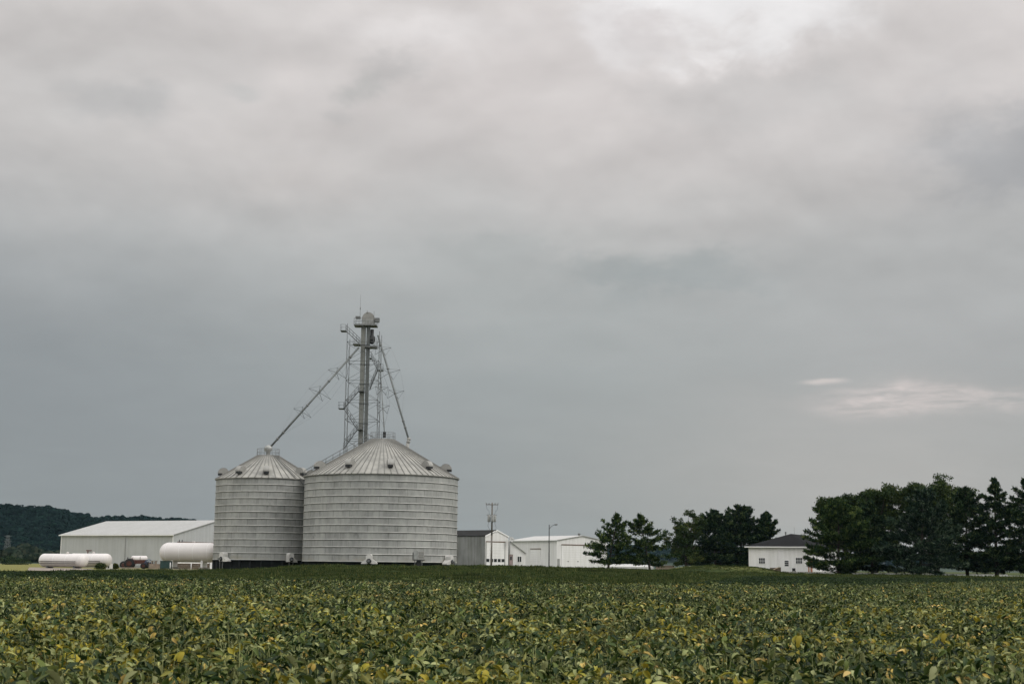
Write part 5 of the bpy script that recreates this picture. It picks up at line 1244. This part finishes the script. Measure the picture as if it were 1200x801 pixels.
def broadleaf(label, px, py_base, Y, top_py, rad_px, seed, m=None, n_cl=60, low=.22, leaves=420, lobes=None, leaf=.26, clump=1.15, group=None, kind='broadleaf_tree', top_px=None):
    m = m or decid_m; r = np.random.RandomState(seed); p = at(px, py_base, Y); z0 = tz(p.x, p.y)
    H = at(px, top_py, Y).z - z0; R = rad_px / 1687.0 * Y
    t = thing(kind, label, 'tree', (p.x, p.y, z0 - .1), 0, group)
    tk = MB(); tk.path([(0, 0, -.3), (.05, .05, H * .2), (.1, 0, H * .45)], [.028 * H, .021 * H, .014 * H], 9)
    lobes = lobes or [(0, 0, .62, 1.0, .40)]
    C = []
    for i in range(n_cl):
        lx, ly, lz, lr, lh = lobes[i % len(lobes)]
        d = unit(r.randn(3)); q = r.rand() ** .38
        c_ = np.array([lx * R + d[0] * q * lr * R * .82, ly * R + d[1] * q * lr * R * .82, H * lz + d[2] * q * lh * H * .9])
        c_[2] = min(max(c_[2], H * low * (1 + .3 * r.rand())), H - clump * .45); C.append(c_)
        s0 = np.array([.08, 0, min(H * (.22 + .25 * r.rand()), c_[2] * .8)]); mid = (s0 + c_) / 2 + np.array([0, 0, -.04 * H]) + r.randn(3) * .02 * H
        tk.path([tuple(s0), tuple(mid), tuple(c_)], [.0075 * H, .005 * H, .002 * H], 5)
    C = np.array(C); k = leaves; CC = np.repeat(C, k, 0); n_ = len(CC)
    sub = np.clip(r.randn(len(C), 8, 3), -1.5, 1.5) * np.array([clump * .55, clump * .55, clump * .38]); pick = r.randint(0, 8, n_); idx = np.repeat(np.arange(len(C)), k)
    pos = CC + sub[idx, pick] + np.clip(r.randn(n_, 3), -1.9, 1.9) * np.array([.26, .26, .17]) * clump
    V, n2 = tufts(pos, unit(r.randn(n_, 3) + np.array([0, 0, .3])), 1, leaf * 1.15, leaf * .5, r, .9)
    tk.obj('trunk', MT['bark'], t)
    shade = np.repeat(r.rand(len(C)), k) * .45 + r.rand(n_) * .55
    o_ = bpy.data.objects.new('crown', quads_mesh('crown', V, n2, m, shade)); COL.objects.link(o_); o_.parent = t
    return t

G1, G2 = 'pines in the middle of the picture', 'trees beside the white house'
pine('lone open-limbed pine in front of the white shed, leftmost of all the trees', 712, 667, 286, 604, 35, 1, pine_l, .9, .13, .9, top_px=724, rag=.6, step=1.5, group=G1)
pine('bushy tiered pine, second tree from the white shed', 762, 667, 288, 603.5, 35, 2, pine_l, .85, .12, .95, top_px=751, rag=.65, droop=4, step=1.5, group=G1)
broadleaf('airy broad-leaved tree with sky gaps between the tiered pine and the dark pines', 804, 664, 312, 594, 26, 3, n_cl=60, low=.10, leaves=400, lobes=[(-.35, 0, .55, .6, .42), (.35, .1, .6, .6, .42), (0, 0, .3, .8, .25)], leaf=.24, clump=.95)
pine('dark dense pine beside the airy broad-leaved tree', 838, 664, 318, 599, 31, 4, pine_m, .42, .04, 1.25, rag=.35, group=G1)
pine('tallest of the dense dark pines left of the white house', 868, 664, 322, 593.5, 36, 5, pine_m, .42, .04, 1.3, rag=.35, group=G1)
pine('dark pine nearest the left end of the white house', 892, 664, 318, 602, 25, 6, pine_m, .45, .04, 1.2, top_px=899, rag=.4, group=G1)
# right-hand cluster
broadleaf('broad-leaved tree leaning left above the house roof', 992, 672, 262, 578, 36, 11, n_cl=70, low=.22, leaves=380, lobes=[(-.45, 0, .82, .55, .14), (.1, 0, .6, .8, .3), (-.3, 0, .68, .6, .16)], leaf=.26, clump=1.1)
broadleaf('tall round-topped broad-leaved tree behind the front pines', 1026, 672, 266, 562, 41, 12, n_cl=105, low=.15, leaves=400, lobes=[(-.3, 0, .72, .7, .24), (.35, 0, .70, .7, .26), (0, 0, .4, .95, .3)], leaf=.27, clump=1.25)
pine('pine with low sweeping boughs overlapping the right end of the house', 983, 673, 247, 586, 47, 13, pine_l, .5, .06, 1.15, rag=.45, droop=3, step=1.1, group=G2)
pine('dark pine in the gap right of the low sweeping one', 1022, 674, 250, 588, 34, 14, pine_m, .55, .09, 1.2, rag=.55, step=1.35, group=G2)
pine('full blue-green pine standing foremost in the right-hand trees', 1078, 674, 240, 573.5, 52, 15, blue_m, .6, .08, 1.35, top_px=1084, rag=.5, droop=2, step=1.35, group=G2)
broadleaf('tallest tree of the right-hand trees, rounded and dark', 1098, 673, 262, 553.5, 47, 16, n_cl=120, low=.15, leaves=400, lobes=[(-.3, 0, .74, .7, .22), (.3, 0, .72, .75, .25), (0, 0, .42, .95, .3)], leaf=.26, clump=1.25)
pine('dark pine between the blue-green one and the pointed one', 1134, 674, 250, 573, 42, 17, pine_m, .5, .09, 1.25, rag=.55, step=1.35, group=G2)
pine('pointed dark pine near the right edge of the trees', 1168, 675, 246, 560.5, 40, 18, pine_m, .7, .06, 1.2, rag=.45, step=1.35, group=G2)
pine('pine cut off by the right edge of the photograph', 1212, 676, 244, 556, 48, 19, pine_m, .6, .06, 1.2, rag=.45, step=1.35, group=G2)

# bushes
def bush(label, px, Y, w, h, seed, m, kind='bush'):
    r = np.random.RandomState(seed); p = at(px, 662, Y); n_ = 1400; d = unit(r.randn(n_, 3)); q = r.rand(n_, 1) ** .4
    pos = d * q * np.array([w / 2, w / 2, h * .55]); pos[:, 2] = np.abs(pos[:, 2] + h * .4)
    V, n2 = tufts(pos, d, 1, .16 * max(1, h / 1.2), .05 * max(1, h / 1.2), r, .7)
    t = thing(kind, label, 'bush', (p.x, p.y, tz(p.x, p.y)))
    st_ = MB()
    for i in range(7): a = i * .9; st_.tube((0, 0, -.1), (w * .3 * math.cos(a), w * .3 * math.sin(a), h * .75), .03, .012, 5)
    st_.obj('stems', MT['bark'], t)
    o_ = bpy.data.objects.new('foliage', quads_mesh('foliage', V, n2, m, r.rand(n2))); COL.objects.link(o_); o_.parent = t
bush('scrubby green bush against the end of the low white tanks', 118, 226, 1.8, 1.0, 31, decid_m)
bush('small yellowish bush between the white block and the tyre', 135, 233, 1.0, .9, 32, decid_m)
bush('dark round bush at the foot of the pylon', 11, 420, 5.5, 2.6, 33, pine_m)
bush('wide dark bush right of the pylon', 25, 430, 6.5, 2.0, 34, pine_m)

# ------------------------------------------------------------------ haze
hm_ = bpy.data.materials.new('haze_air'); hm_.use_nodes = True; ht = hm_.node_tree; ht.nodes.clear()
pv = ht.nodes.new('ShaderNodeVolumePrincipled'); pv.inputs['Color'].default_value = (0.55, 0.85, 1.0, 1); pv.inputs['Density'].default_value = 0.00002; pv.inputs['Anisotropy'].default_value = 0.0
ho = ht.nodes.new('ShaderNodeOutputMaterial'); ht.links.new(pv.outputs[0], ho.inputs['Volume'])
hz_ = MB().box(-6500, 6500, -450, 9500, -6, 85).obj('haze', hm_); hz_['kind'] = 'stuff'
